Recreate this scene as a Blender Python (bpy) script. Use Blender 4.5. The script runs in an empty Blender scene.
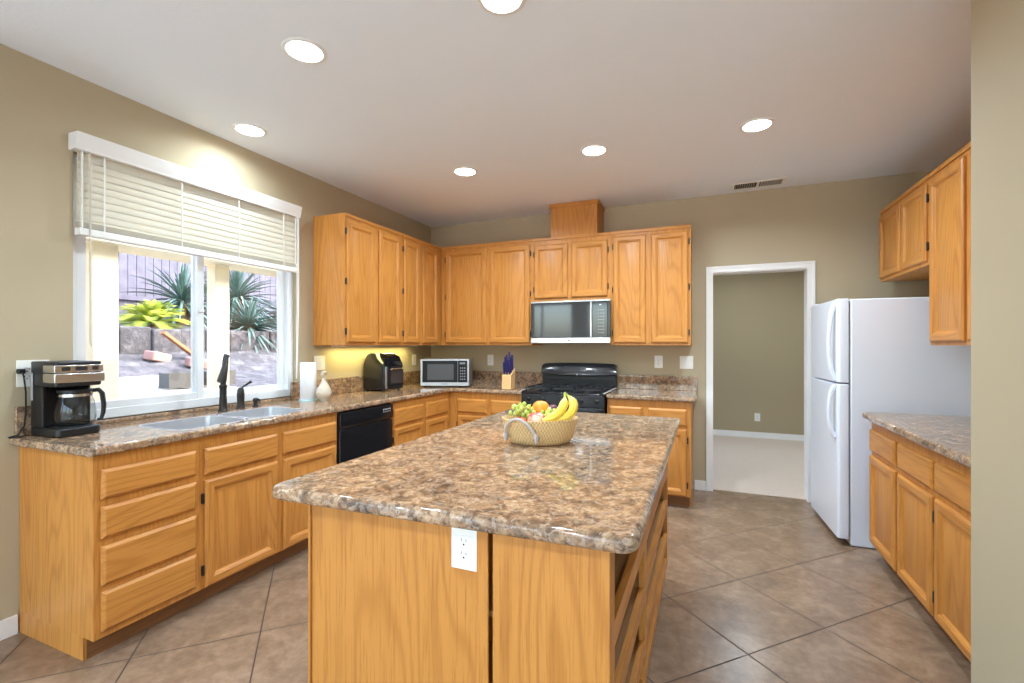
import bpy, bmesh, math, random
from mathutils import Vector, Matrix
C = bpy.context.scene.collection
PI = math.pi
R = math.radians
rnd = random.Random(7)

# ------------------------------------------------------------------ camera, world, sun, exposure
scene = bpy.context.scene
scene.view_settings.view_transform = 'Standard'
scene.view_settings.look = 'None'
scene.view_settings.gamma = 1
scene.view_settings.use_curve_mapping = False
scene.view_settings.exposure = 0.40
scene.cycles.use_denoising = True
scene.cycles.max_bounces = 10
scene.cycles.diffuse_bounces = 6
scene.cycles.glossy_bounces = 5
scene.cycles.transparent_max_bounces = 12
scene.cycles.transmission_bounces = 8
scene.cycles.sample_clamp_indirect = 6
scene.cycles.caustics_reflective = False
scene.cycles.caustics_refractive = False

cam = bpy.data.cameras.new('camera')
cam.sensor_width = 36
cam.lens = 466.0 / 1024 * 36
cam.shift_y = 3.5 / 1024
cam.clip_start = 0.05
camo = bpy.data.objects.new('camera', cam)
C.objects.link(camo)
camo.location = (0, 0, 1.339)
camo.rotation_euler = (R(90), 0, R(22.62))
scene.camera = camo

W = bpy.data.worlds.new('sky')
scene.world = W
W.use_nodes = True
nt = W.node_tree
nt.nodes.clear()
_o = nt.nodes.new('ShaderNodeOutputWorld')
_b = nt.nodes.new('ShaderNodeBackground')
_s = nt.nodes.new('ShaderNodeTexSky')
_s.sky_type = 'NISHITA'
_s.sun_disc = False
_s.sun_elevation = R(50)
_s.sun_rotation = R(60)
_s.air_density = 1.0
_s.dust_density = 3.0
_hs = nt.nodes.new('ShaderNodeHueSaturation')
_hs.inputs['Saturation'].default_value = 1.1
nt.links.new(_s.outputs[0], _hs.inputs['Color'])
nt.links.new(_hs.outputs[0], _b.inputs[0])
_b.inputs[1].default_value = 1.65
nt.links.new(_b.outputs[0], _o.inputs[0])

sun = bpy.data.lights.new('sun', 'SUN')
sun.energy = 4.2
sun.angle = R(1)
sun.color = (1, .95, .86)
suno = bpy.data.objects.new('sun', sun)
C.objects.link(suno)
suno.rotation_euler = Vector((-.38, -.70, -.60)).to_track_quat('-Z', 'Y').to_euler()

CAN_POWER = 15.0

# ------------------------------------------------------------------ dimensions (metres)
XW = -2.963      # left wall
YB = 4.654       # back wall
HC = 2.71        # ceiling
XR = 1.64        # right wall
XF = XW + .603   # left base cabinet face
YF = YB - .603   # back base cabinet face
XU = XW + .33
YU = YB - .33
ZC = .914

# ------------------------------------------------------------------ mesh helpers
class MB:
    def __init__(s, T=None):
        s.v = []; s.f = []; s.m = []; s.T = T
    def P(s, p):
        return Vector(s.T(*p)) if s.T else Vector(p)
    def add(s, vs, fs, mi=0):
        b = len(s.v)
        s.v += [s.P(p) for p in vs]
        for f in fs:
            s.f.append([b + i for i in f]); s.m.append(mi)
        return s
    def box(s, a0, a1, b0, b1, c0, c1, mi=0):
        vs = [(a0,b0,c0),(a1,b0,c0),(a1,b1,c0),(a0,b1,c0),(a0,b0,c1),(a1,b0,c1),(a1,b1,c1),(a0,b1,c1)]
        return s.add(vs, [(0,3,2,1),(4,5,6,7),(0,1,5,4),(1,2,6,5),(2,3,7,6),(3,0,4,7)], mi)
    def prism(s, pts, axis, c0, c1, mi=0):
        n = len(pts)
        def mk(p, c):
            return {'z': (p[0], p[1], c), 'y': (p[0], c, p[1]), 'x': (c, p[0], p[1])}[axis]
        vs = [mk(p, c0) for p in pts] + [mk(p, c1) for p in pts]
        fs = [tuple(range(n))[::-1], tuple(range(n, 2*n))] + [(i, (i+1) % n, n+(i+1) % n, n+i) for i in range(n)]
        return s.add(vs, fs, mi)
    def lathe(s, prof, c=(0, 0, 0), n=24, mi=0, sx=1, sy=1, axis='z'):
        vs = []; fs = []
        for r, z in prof:
            for k in range(n):
                a = 2*PI*k/n
                x, y = r*math.cos(a)*sx, r*math.sin(a)*sy
                q = {'z': (x, y, z), 'x': (z, x, y), 'y': (x, z, y)}[axis]
                vs.append((c[0]+q[0], c[1]+q[1], c[2]+q[2]))
        for i in range(len(prof)-1):
            for k in range(n):
                k2 = (k+1) % n
                fs.append((i*n+k, i*n+k2, (i+1)*n+k2, (i+1)*n+k))
        fs.append(tuple(range(n))[::-1]); fs.append(tuple(range((len(prof)-1)*n, len(prof)*n)))
        return s.add(vs, fs, mi)
    def cyl(s, c, r, h, n=24, mi=0, axis='z'):
        return s.lathe([(r, 0), (r, h)], c, n, mi, axis=axis)
    def tube(s, pts, r, n=10, mi=0, closed=False):
        pts = [Vector(p) for p in pts]
        m = len(pts)
        rs = r if isinstance(r, (list, tuple)) else [r]*m
        vs = []; fs = []
        up = None
        for i, p in enumerate(pts):
            if closed: t = pts[(i+1) % m] - pts[i-1]
            else: t = pts[min(i+1, m-1)] - pts[max(i-1, 0)]
            t.normalize()
            if up is None:
                up = Vector((0, 0, 1)) if abs(t.z) < .9 else Vector((1, 0, 0))
            u = (up - t*up.dot(t)).normalized(); w = t.cross(u); up = u
            for k in range(n):
                a = 2*PI*k/n
                vs.append(tuple(p + (u*math.cos(a) + w*math.sin(a))*rs[i]))
        rng = m if closed else m-1
        for i in range(rng):
            j = (i+1) % m
            for k in range(n):
                k2 = (k+1) % n
                fs.append((i*n+k, i*n+k2, j*n+k2, j*n+k))
        if not closed:
            fs.append(tuple(range(n))[::-1]); fs.append(tuple(range((m-1)*n, m*n)))
        return s.add(vs, fs, mi)
    def ball(s, c, r, n=16, m=10, mi=0, sx=1, sy=1, sz=1, dent=0):
        prof = []
        for i in range(m+1):
            a = PI*i/m
            rr = math.sin(a); z = -math.cos(a)
            if dent and i >= m-1: z -= dent*(1 if i == m else .35)
            prof.append((max(rr, .02)*r, z*r*sz))
        return s.lathe(prof, c, n, mi, sx, sy)
    def rings(s, a0, a1, z0, z1, n0, rr, rail=.06):
        """nested rectangle profile of a door or drawer front; material 1 on the horizontal rails"""
        vs = []; 
        for ins, h in rr:
            vs += [(a0+ins, n0+h, z0+ins), (a1-ins, n0+h, z0+ins), (a1-ins, n0+h, z1-ins), (a0+ins, n0+h, z1-ins)]
        b = len(s.v)
        s.v += [s.P(p) for p in vs]
        for i in range(len(rr)-1):
            for k in range(4):
                k2 = (k+1) % 4
                s.f.append([b+i*4+k, b+i*4+k2, b+i*4+4+k2, b+i*4+4+k])
                s.m.append(1 if k in (0, 2) else 0)
        e = (len(rr)-1)*4
        s.f.append([b+e, b+e+1, b+e+2, b+e+3]); s.m.append(0)
        s.f.append([b+3, b+2, b+1, b]); s.m.append(0)
        return s
    def build(s, name, mats, parent=None, bevel=0, smooth=35, loc=None, seg=2):
        if not isinstance(mats, (list, tuple)): mats = [mats]
        off = Vector((0, 0, 0))
        if parent is not None and not parent.get('_local'):
            off = Vector(parent.get('_w', parent.location))
        if loc is not None and parent is None: off = Vector(loc)
        me = bpy.data.meshes.new(name)
        me.from_pydata([tuple(p-off) for p in s.v], [], s.f)
        for i, m in enumerate(s.m): me.polygons[i].material_index = m
        bm = bmesh.new(); bm.from_mesh(me)
        bmesh.ops.recalc_face_normals(bm, faces=bm.faces)
        bm.to_mesh(me); bm.free()
        for m in mats: me.materials.append(m)
        if smooth:
            for p in me.polygons: p.use_smooth = True
            me.set_sharp_from_angle(angle=R(smooth))
        o = bpy.data.objects.new(name, me)
        C.objects.link(o)
        if parent is None: o.location = off
        else: o.parent = parent
        if bevel:
            md = o.modifiers.new('bevel', 'BEVEL'); md.width = bevel; md.segments = seg
            md.limit_method = 'ANGLE'; md.angle_limit = R(35); md.harden_normals = False
        return o

def sub(o, parent_part):
    """make o (built under the thing) a sub-part of parent_part"""
    o.parent = parent_part
    return o

def thing(name, label, cat, loc=(0, 0, 0), rot=0, group=None, local=False):
    o = bpy.data.objects.new(name, None)
    o.empty_display_size = .05
    C.objects.link(o)
    o.location = loc; o.rotation_euler = (0, 0, rot)
    o['label'] = label; o['category'] = cat
    if group: o['group'] = group
    if local: o['_local'] = 1
    return o

def tag(o, label, cat, group=None, kind=None):
    o['label'] = label; o['category'] = cat
    if group: o['group'] = group
    if kind: o['kind'] = kind
    return o

def struct(o, label=None):
    o['kind'] = 'structure'
    if label: o['label'] = label
    return o

def dup(root, loc, label, rot=None):
    r = root.copy(); C.objects.link(r); r.location = loc
    r['label'] = label
    if rot is not None: r.rotation_euler = (0, 0, rot)
    for ch in list(root.children):
        c = ch.copy(); C.objects.link(c); c.parent = r
        for g in list(ch.children):
            d = g.copy(); C.objects.link(d); d.parent = c
    return r

def roundpoly(pts, n=6):
    """pts (x, y, r) -> polygon with rounded corners"""
    out = []
    m = len(pts)
    for i in range(m):
        p = Vector(pts[i][:2]); r = pts[i][2]
        if r <= 0: out.append(tuple(p)); continue
        a = (Vector(pts[i-1][:2]) - p).normalized(); b = (Vector(pts[(i+1) % m][:2]) - p).normalized()
        ang = a.angle(b); d = r/math.tan(ang/2)
        s_, e_ = p + a*d, p + b*d
        c = p + (a+b).normalized()*(r/math.sin(ang/2))
        v0, v1 = s_-c, e_-c
        t0 = math.atan2(v0.y, v0.x); t1 = math.atan2(v1.y, v1.x)
        dt = (t1-t0+PI) % (2*PI) - PI
        for k in range(n+1):
            t = t0+dt*k/n
            out.append((c.x+r*math.cos(t), c.y+r*math.sin(t)))
    return out

def slab(name, outer, holes, z0, z1, bev, mat, parent=None, loc=(0, 0, 0)):
    cu = bpy.data.curves.new('tmp', 'CURVE')
    cu.dimensions = '2D'; cu.fill_mode = 'BOTH'
    cu.bevel_depth = bev; cu.bevel_resolution = 4; cu.offset = -bev
    cu.extrude = (z1-z0)/2 - bev
    for poly in [outer] + holes:
        sp = cu.splines.new('POLY'); sp.points.add(len(poly)-1)
        for i, (x, y) in enumerate(poly): sp.points[i].co = (x-loc[0], y-loc[1], 0, 1)
        sp.use_cyclic_u = True
    t = bpy.data.objects.new('tmp', cu); C.objects.link(t)
    dg = bpy.context.evaluated_depsgraph_get(); dg.update()
    me = bpy.data.meshes.new_from_object(t.evaluated_get(dg))
    bpy.data.objects.remove(t); bpy.data.curves.remove(cu)
    me.name = name
    for v in me.vertices: v.co.z += (z0+z1)/2 - loc[2]
    me.materials.clear(); me.materials.append(mat)
    for p in me.polygons: p.use_smooth = True; p.material_index = 0
    me.set_sharp_from_angle(angle=R(40))
    o = bpy.data.objects.new(name, me); C.objects.link(o)
    if parent: o.parent = parent
    else: o.location = loc
    return o

# ------------------------------------------------------------------ materials
class NT:
    def __init__(s, name):
        s.m = bpy.data.materials.new(name); s.m.use_nodes = True
        s.t = s.m.node_tree; s.t.nodes.clear()
        s.out = s.t.nodes.new('ShaderNodeOutputMaterial')
    def n(s, typ, **kw):
        nd = s.t.nodes.new('ShaderNode'+typ)
        for k, v in kw.items():
            if hasattr(nd, k): setattr(nd, k, v)
            else: nd.inputs[k].default_value = v
        return nd
    def l(s, a, b): s.t.links.new(a, b)
    def ramp(s, fac, stops, interp='LINEAR'):
        r = s.n('ValToRGB'); cr = r.color_ramp; cr.interpolation = interp
        while len(cr.elements) < len(stops): cr.elements.new(.5)
        for e, (p, c) in zip(cr.elements, stops):
            e.position = p; e.color = (*c, 1) if len(c) == 3 else c
        s.l(fac, r.inputs[0]); return r.outputs[0]
    def mix(s, fac, a, b, mode='MIX'):
        x = s.t.nodes.new('ShaderNodeMix'); x.data_type = 'RGBA'; x.blend_type = mode
        for i, v in ((0, fac), (6, a), (7, b)):
            if hasattr(v, 'links'): s.l(v, x.inputs[i])
            elif isinstance(v, (tuple, list)): x.inputs[i].default_value = (*v, 1)
            else: x.inputs[i].default_value = v
        return x.outputs[2]
    def math(s, op, a, b=None, c=None):
        x = s.n('Math', operation=op)
        for i, v in enumerate((a, b, c)):
            if v is None: continue
            if hasattr(v, 'links'): s.l(v, x.inputs[i])
            else: x.inputs[i].default_value = v
        return x.outputs[0]
    def bump(s, h, st, dist=.01):
        b = s.n('Bump', Strength=st, Distance=dist); s.l(h, b.inputs['Height']); return b.outputs[0]
    def finish(s, bsdf): s.l(bsdf, s.out.inputs[0]); return s.m

def lin(r, g, b):
    f = lambda c: (c/255/12.92) if c/255 <= .04045 else ((c/255+.055)/1.055)**2.4
    return (f(r), f(g), f(b))

def plain(name, col, rough=.5, metal=0, noise=0, nscale=20, bump=0, bscale=200, spec=.5, coat=0, emit=None, es=0):
    N = NT(name)
    p = N.n('BsdfPrincipled', Roughness=rough, Metallic=metal)
    p.inputs['Specular IOR Level'].default_value = spec
    p.inputs['Coat Weight'].default_value = coat
    p.inputs['Base Color'].default_value = (*col, 1)
    tc = N.n('TexCoord')
    if noise:
        no = N.n('TexNoise', Scale=nscale, Detail=4.0); N.l(tc.outputs['Object'], no.inputs['Vector'])
        c2 = tuple(max(0, c*(1-noise)) for c in col); c3 = tuple(min(1, c*(1+noise)) for c in col)
        N.l(N.ramp(no.outputs[0], [(.3, c2), (.7, c3)]), p.inputs['Base Color'])
    if bump:
        nb = N.n('TexNoise', Scale=bscale, Detail=3.0); N.l(tc.outputs['Object'], nb.inputs['Vector'])
        N.l(N.bump(nb.outputs[0], bump, .002), p.inputs['Normal'])
    if emit:
        p.inputs['Emission Color'].default_value = (*emit, 1); p.inputs['Emission Strength'].default_value = es
    return N.finish(p.outputs[0])

def oak(name, axis, light, dark, rough=.38):
    N = NT(name)
    p = N.n('BsdfPrincipled', Roughness=rough)
    p.inputs['Specular IOR Level'].default_value = .35
    tc = N.n('TexCoord'); oi = N.n('ObjectInfo')
    off = N.n('VectorMath', operation='ADD')
    sc = N.n('VectorMath', operation='SCALE'); sc.inputs[0].default_value = (13, 17, 19)
    N.l(oi.outputs['Random'], sc.inputs['Scale'])
    N.l(tc.outputs['Object'], off.inputs[0]); N.l(sc.outputs[0], off.inputs[1])
    def mp(across, along):
        m = N.n('Mapping'); v = [across]*3; v['xyz'.index(axis)] = along
        m.inputs['Scale'].default_value = v
        N.l(off.outputs[0], m.inputs[0]); return m.outputs[0]
    fine = N.n('TexNoise', Scale=1.0, Detail=5.0, Roughness=.65); N.l(mp(150, 5), fine.inputs['Vector'])
    big = N.n('TexNoise', Scale=1.0, Detail=1.5, Roughness=.4); N.l(mp(4.5, .55), big.inputs['Vector'])
    band = N.math('SINE', N.math('MULTIPLY', big.outputs[0], 95.0))
    band = N.math('MULTIPLY_ADD', band, .5, .5)
    band = N.math('POWER', band, 3.5)
    tone = N.n('TexNoise', Scale=1.0, Detail=1.0); N.l(mp(9, .8), tone.inputs['Vector'])
    c = N.ramp(fine.outputs[0], [(.22, dark), (.50, light)])
    c = N.mix(N.math('MULTIPLY', band, .42), c, dark)
    l2 = tuple(min(1, x*1.12) for x in light)
    c = N.mix(N.math('MULTIPLY', tone.outputs[0], .35), c, l2)
    N.l(c, p.inputs['Base Color'])
    N.l(N.bump(fine.outputs[0], .06, .001), p.inputs['Normal'])
    return N.finish(p.outputs[0])

OL, OD = (.56, .240, .052), (.30, .094, .014)
oak_z = oak('oak grain upright', 'z', OL, OD)
oak_y = oak('oak grain along y', 'y', OL, OD)
oak_x = oak('oak grain along x', 'x', OL, OD)
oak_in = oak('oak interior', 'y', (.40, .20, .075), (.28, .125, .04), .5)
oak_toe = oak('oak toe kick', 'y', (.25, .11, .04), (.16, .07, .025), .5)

def granite(name):
    N = NT(name)
    p = N.n('BsdfPrincipled', Roughness=.06)
    p.inputs['IOR'].default_value = 1.52
    p.inputs['Coat Weight'].default_value = .0
    tc = N.n('TexCoord')
    wn = N.n('TexNoise', Scale=14.0, Detail=3.0); N.l(tc.outputs['Object'], wn.inputs['Vector'])
    w = N.n('VectorMath', operation='SCALE', Scale=.06) if False else N.n('VectorMath', operation='SCALE')
    w.inputs['Scale'].default_value = .08
    N.l(wn.outputs['Color'], w.inputs[0])
    ad = N.n('VectorMath', operation='ADD'); N.l(tc.outputs['Object'], ad.inputs[0]); N.l(w.outputs[0], ad.inputs[1])
    v1 = N.n('TexVoronoi', Scale=34.0); N.l(ad.outputs[0], v1.inputs['Vector'])
    v2 = N.n('TexVoronoi', Scale=85.0); N.l(ad.outputs[0], v2.inputs['Vector'])
    n1 = N.n('TexNoise', Scale=26.0, Detail=5.0, Roughness=.7); N.l(tc.outputs['Object'], n1.inputs['Vector'])
    n2 = N.n('TexNoise', Scale=120.0, Detail=3.0); N.l(tc.outputs['Object'], n2.inputs['Vector'])
    sep = N.n('SeparateColor'); N.l(v1.outputs['Color'], sep.inputs[0])
    sep2 = N.n('SeparateColor'); N.l(v2.outputs['Color'], sep2.inputs[0])
    n0 = N.n('TexNoise', Scale=17.0, Detail=7.0, Roughness=.66, Distortion=.9); N.l(tc.outputs['Object'], n0.inputs['Vector'])
    base = N.ramp(n0.outputs[0], [(.33, lin(74,60,52)), (.42, lin(112,88,70)), (.50, lin(146,112,84)), (.57, lin(178,140,104)), (.66, lin(200,166,130)), (.76, lin(214,194,170))])
    spk = N.ramp(sep2.outputs[1], [(0, lin(70,58,50)), (.3, lin(116,96,78)), (.6, lin(160,136,110)), (1, lin(214,200,182))])
    c = N.mix(.34, base, spk)
    big = N.ramp(sep.outputs[0], [(.62, (0,0,0)), (.66, (1,1,1))])
    dd = N.ramp(v1.outputs['Distance'], [(.25, (1,1,1)), (.55, (0,0,0))])
    c = N.mix(N.math('MULTIPLY', N.math('MULTIPLY', big, dd), .3), c, lin(218,190,152))
    fl = N.ramp(n2.outputs[0], [(.60, (0,0,0)), (.68, (1,1,1))])
    c = N.mix(N.math('MULTIPLY', fl, .7), c, lin(66,56,50))
    N.l(c, p.inputs['Base Color'])
    return N.finish(p.outputs[0])
M_gran = granite('granite')

def tile():
    N = NT('floor tile')
    p = N.n('BsdfPrincipled', Roughness=.3)
    tc = N.n('TexCoord')
    mp = N.n('Mapping'); mp.vector_type = 'POINT'
    # rotate -45 so x' = (x+y)/sqrt2, y' = (y-x)/sqrt2
    mp.inputs['Rotation'].default_value = (0, 0, -PI/4)
    T = .4925
    mp.inputs['Location'].default_value = (-(2.205-4*T), -(1.475-2*T), 0)
    N.l(tc.outputs['Object'], mp.inputs[0])
    br = N.n('TexBrick', offset=0.0, squash=1.0)
    br.inputs['Scale'].default_value = 1
    br.inputs['Brick Width'].default_value = T; br.inputs['Row Height'].default_value = T
    br.inputs['Mortar Size'].default_value = .0038; br.inputs['Mortar Smooth'].default_value = .3
    br.inputs['Color1'].default_value = (.2, .2, .2, 1); br.inputs['Color2'].default_value = (.8, .8, .8, 1)
    N.l(mp.outputs[0], br.inputs['Vector'])
    n1 = N.n('TexNoise', Scale=5.0, Detail=9.0, Roughness=.65, Distortion=.6); N.l(tc.outputs['Object'], n1.inputs['Vector'])
    n2 = N.n('TexNoise', Scale=22.0, Detail=6.0, Roughness=.7); N.l(tc.outputs['Object'], n2.inputs['Vector'])
    c = N.ramp(n1.outputs[0], [(.3, lin(108,86,68)), (.5, lin(138,112,90)), (.7, lin(168,142,118))])
    c = N.mix(.35, c, N.ramp(n2.outputs[0], [(.3, lin(98,78,60)), (.7, lin(170,142,116))]))
    bw = N.n('RGBToBW'); N.l(br.outputs['Color'], bw.inputs[0])
    c = N.mix(N.math('MULTIPLY', bw.outputs[0], .14), c, lin(120, 92, 72))
    c = N.mix(br.outputs['Fac'], c, lin(74,58,46))
    N.l(c, p.inputs['Base Color'])
    N.l(N.math('MULTIPLY_ADD', br.outputs['Fac'], .5, .27), p.inputs['Roughness'])
    h = N.math('SUBTRACT', N.math('MULTIPLY', n2.outputs[0], .2), br.outputs['Fac'])
    N.l(N.bump(h, .25, .002), p.inputs['Normal'])
    return N.finish(p.outputs[0])
M_tile = tile()

def wallmat(name, col):
    return plain(name, col, .75, bump=.12, bscale=90, spec=.25)
M_wall = wallmat('khaki wall paint', lin(184,170,142))
M_wall2 = wallmat('tan wall paint', lin(172,155,125))
M_ceil = plain('ceiling paint', lin(240,245,250), .85, bump=.35, bscale=60, spec=.2)
M_white = plain('white trim', lin(238,236,232), .4)
M_vinyl = plain('white vinyl', lin(235,238,240), .35)
M_carpet = plain('carpet', lin(208,188,170), .95, noise=.05, nscale=60, bump=.8, bscale=300, spec=.1)
M_bronze = plain('dark bronze', (.045, .04, .036), .35, metal=.6)
M_black = plain('black gloss', (.012, .012, .014), .12)
M_blackp = plain('black satin', (.008, .008, .009), .5, spec=.3)
M_blackm = plain('black plastic', (.010, .010, .011), .36, spec=.4)
M_iron = plain('cast iron', (.018, .018, .02), .55, bump=.3)
M_char = plain('charcoal enamel', (.045, .048, .056), .16, coat=.4)
M_steel = plain('stainless', (.62, .61, .60), .22, metal=1)
M_sink = plain('brushed sink steel', (.66, .67, .68), .36, metal=.85)
M_steel2 = plain('silver paint', (.42, .42, .42), .33, metal=.7)
M_fridge = plain('fridge white', lin(226,231,241), .28, bump=.05, bscale=400)
M_plate = plain('switch plate', lin(236,234,226), .35)
M_gasket = plain('grey gasket', (.25, .26, .28), .6)
M_dark = plain('dark slot', (.01, .01, .01), .6)
M_screen = plain('oven glass', (.03, .032, .036), .06, coat=.5)
M_display = plain('display panel', (.07, .075, .085), .1)
M_mark = plain('grey printed mark', (.55, .56, .58), .4)
M_vent = plain('vent metal', lin(240, 236, 228), .5)

def glassmat(name, tint=(1, 1, 1), refl=1.0, rough=.0):
    N = NT(name)
    tr = N.n('BsdfTransparent'); tr.inputs[0].default_value = (*tint, 1)
    gl = N.n('BsdfGlossy', Roughness=rough)
    lw = N.n('LayerWeight', Blend=.5)
    fr = N.math('MULTIPLY_ADD', N.math('POWER', lw.outputs['Facing'], 5.0), .9, .035)
    ms = N.n('MixShader')
    N.l(N.math('MULTIPLY', fr, refl), ms.inputs[0]); N.l(tr.outputs[0], ms.inputs[1]); N.l(gl.outputs[0], ms.inputs[2])
    return N.finish(ms.outputs[0])
M_glass = glassmat('window glass', (.97, .98, .98), 1.0)
M_carafe = glassmat('carafe glass', (.80, .82, .82), 1.6)

def blindmat():
    N = NT('blind slat')
    d = N.n('BsdfDiffuse'); d.inputs[0].default_value = (*lin(236,232,220), 1)
    t = N.n('BsdfTranslucent'); t.inputs[0].default_value = (*lin(238,232,212), 1)
    ms = N.n('MixShader'); ms.inputs[0].default_value = .38
    N.l(d.outputs[0], ms.inputs[1]); N.l(t.outputs[0], ms.inputs[2])
    return N.finish(ms.outputs[0])
M_blind = blindmat()

def weave():
    N = NT('seagrass weave')
    p = N.n('BsdfPrincipled', Roughness=.7)
    tc = N.n('TexCoord')
    sp = N.n('SeparateXYZ'); N.l(tc.outputs['Object'], sp.inputs[0])
    ang = N.math('ARCTAN2', sp.outputs[1], sp.outputs[0])
    row = N.math('MULTIPLY', sp.outputs[2], 2*PI/.0115)
    s1 = N.math('SINE', row)
    par = N.math('FLOOR', N.math('MULTIPLY', sp.outputs[2], 1/.0115))
    nw = N.n('TexNoise', Scale=35.0, Detail=2.0); N.l(tc.outputs['Object'], nw.inputs['Vector'])
    ang = N.math('MULTIPLY_ADD', nw.outputs[0], .07, ang)
    s2 = N.math('SINE', N.math('MULTIPLY_ADD', ang, 58.0, N.math('MULTIPLY', par, PI)))
    h = N.math('MULTIPLY_ADD', N.math('MULTIPLY', s1, s2), .5, .5)
    no = N.n('TexNoise', Scale=90.0, Detail=3.0); N.l(tc.outputs['Object'], no.inputs['Vector'])
    c = N.ramp(h, [(.0, lin(160,120,70)), (.35, lin(230,194,136)), (1, lin(248,222,170))])
    c = N.mix(N.math('MULTIPLY', no.outputs[0], .55), c, lin(196,156,100))
    N.l(c, p.inputs['Base Color'])
    N.l(N.bump(h, .8, .004), p.inputs['Normal'])
    return N.finish(p.outputs[0])
M_weave = weave()

def fruit(name, c1, c2, scale=8, rough=.35, ax=None, lo=.35, hi=.65):
    N = NT(name)
    p = N.n('BsdfPrincipled', Roughness=rough)
    p.inputs['Subsurface Weight'].default_value = .0
    tc = N.n('TexCoord')
    no = N.n('TexNoise', Scale=float(scale), Detail=3.0); N.l(tc.outputs['Object'], no.inputs['Vector'])
    N.l(N.ramp(no.outputs[0], [(lo, c1), (hi, c2)]), p.inputs['Base Color'])
    return N.finish(p.outputs[0])
M_orange = fruit('orange peel', (.85, .26, .02), (.95, .36, .03), 30, .4)
M_apple = fruit('apple skin', (.70, .05, .035), (.90, .62, .45), 16, .3, lo=.46, hi=.60)
M_apple2 = fruit('red apple skin', (.55, .05, .04), (.75, .22, .13), 14, .3)
M_grape = fruit('green grape', (.42, .52, .08), (.62, .68, .20), 30, .25)
M_plum = fruit('plum skin', (.10, .025, .045), (.22, .06, .09), 20, .35)
M_banana = fruit('banana peel', (.88, .62, .06), (.95, .74, .16), 9, .42)
M_bstem = plain('banana stem', (.45, .48, .08), .6)
M_rope = plain('grey white rope', lin(196,186,182), .85, bump=1.0, bscale=500)
M_towel = plain('paper towel', lin(226,226,228), .9, bump=.5, bscale=160)
M_ceramic = plain('cream ceramic', lin(205,192,172), .3, noise=.12, nscale=40, bump=.6, bscale=60)
M_blockw = plain('beech block', lin(222,178,122), .5, noise=.08, nscale=30)
M_blue = plain('blue knife handle', lin(46,44,98), .35)
M_fence = plain('weathered fence', lin(84,82,94), .9, noise=.25, nscale=6)
M_cream = plain('cream stucco', lin(244,232,204), .8, noise=.03, nscale=6)
M_block = plain('concrete block', lin(84,82,78), .9, noise=.1, nscale=20)
M_brick = plain('red stone', lin(150,112,100), .9, noise=.15, nscale=20)
M_bark = plain('bark', lin(120,88,60), .9, noise=.2, nscale=20)
def ground(name, stops, scale):
    N = NT(name); p = N.n('BsdfPrincipled', Roughness=.95); tc = N.n('TexCoord')
    no = N.n('TexNoise', Scale=scale, Detail=8.0, Roughness=.75); N.l(tc.outputs['Object'], no.inputs['Vector'])
    N.l(N.ramp(no.outputs[0], stops), p.inputs['Base Color'])
    N.l(N.bump(no.outputs[0], 1.0, .05), p.inputs['Normal'])
    return N.finish(p.outputs[0])
M_gravel = ground('pale gravel', [(.38, lin(150,138,118)), (.5, lin(206,197,176)), (.7, lin(234,228,212))], 9.0)
M_soil = ground('grey slope soil', [(.3, lin(36,35,38)), (.5, lin(66,65,69)), (.7, lin(108,106,108))], 5.0)
M_cycad = plain('yellow green fronds', lin(140,152,40), .5, noise=.3, nscale=10)
M_agave = plain('blue green leaves', lin(84,106,96), .3, noise=.3, nscale=10)

# ------------------------------------------------------------------ room shell
def W_(name, boxes, mat, label=None):
    m = MB()
    for b in boxes: m.box(*b)
    return struct(m.build(name, mat, smooth=0), label)

WY0, WY1, WZ0, WZ1 = 1.325, 2.735, .94, 2.33      # window opening in left wall
W_('floor', [(XW-.15, 3.6, .42, 4.70, -.1, 0), (-5.6, 3.6, -.8, .42, -.1, 0)], M_tile)
W_('floor_carpet', [(-5.6, 3.6, -4.1, -.8, -.1, .004)], plain('pale bounce carpet', lin(232,230,226), .95, noise=.08, nscale=60, spec=.1))  # unseen floor behind the camera, added pale to bounce light onto the ceiling
W_('floor_carpet', [(-1.7, 3.6, 4.70, 7.7, -.1, .004)], M_carpet)
W_('ceiling', [(XW-.15, 3.6, .42, 7.7, HC, HC+.14), (-5.6, 3.6, -4.1, .42, HC, HC+.14)], M_ceil)
W_('wall_left', [(XW-.15, XW, .3, WY0, 0, HC), (XW-.15, XW, WY1, YB, 0, HC), (XW-.15, XW, WY0, WY1, 0, WZ0), (XW-.15, XW, WY0, WY1, WZ1, HC)], M_wall)
DX0, DX1, DZ = .04, .815, 2.008
W_('wall_back', [(XW-.15, DX0, YB, YB+.12, 0, HC), (DX1, XR+.15, YB, YB+.12, 0, HC), (DX0, DX1, YB, YB+.12, DZ, HC)], M_wall)
W_('wall_right', [(XR, XR+.15, 2.1, YB, 0, HC)], M_wall)
W_('wall_pier', [(.846, XR+.15, 1.25, 2.1, 0, HC)], M_wall)
W_('wall_right_rear', [(3.5, 3.6, -4.0, 1.25, 0, HC), (XR+.15, 3.6, 1.25, 1.37, 0, HC)], M_wall)
W_('wall_left_rear', [(-5.5, XW-.15, .3, .42, 0, HC), (-5.6, -5.5, -4.0, .42, 0, HC)], M_wall)
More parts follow.
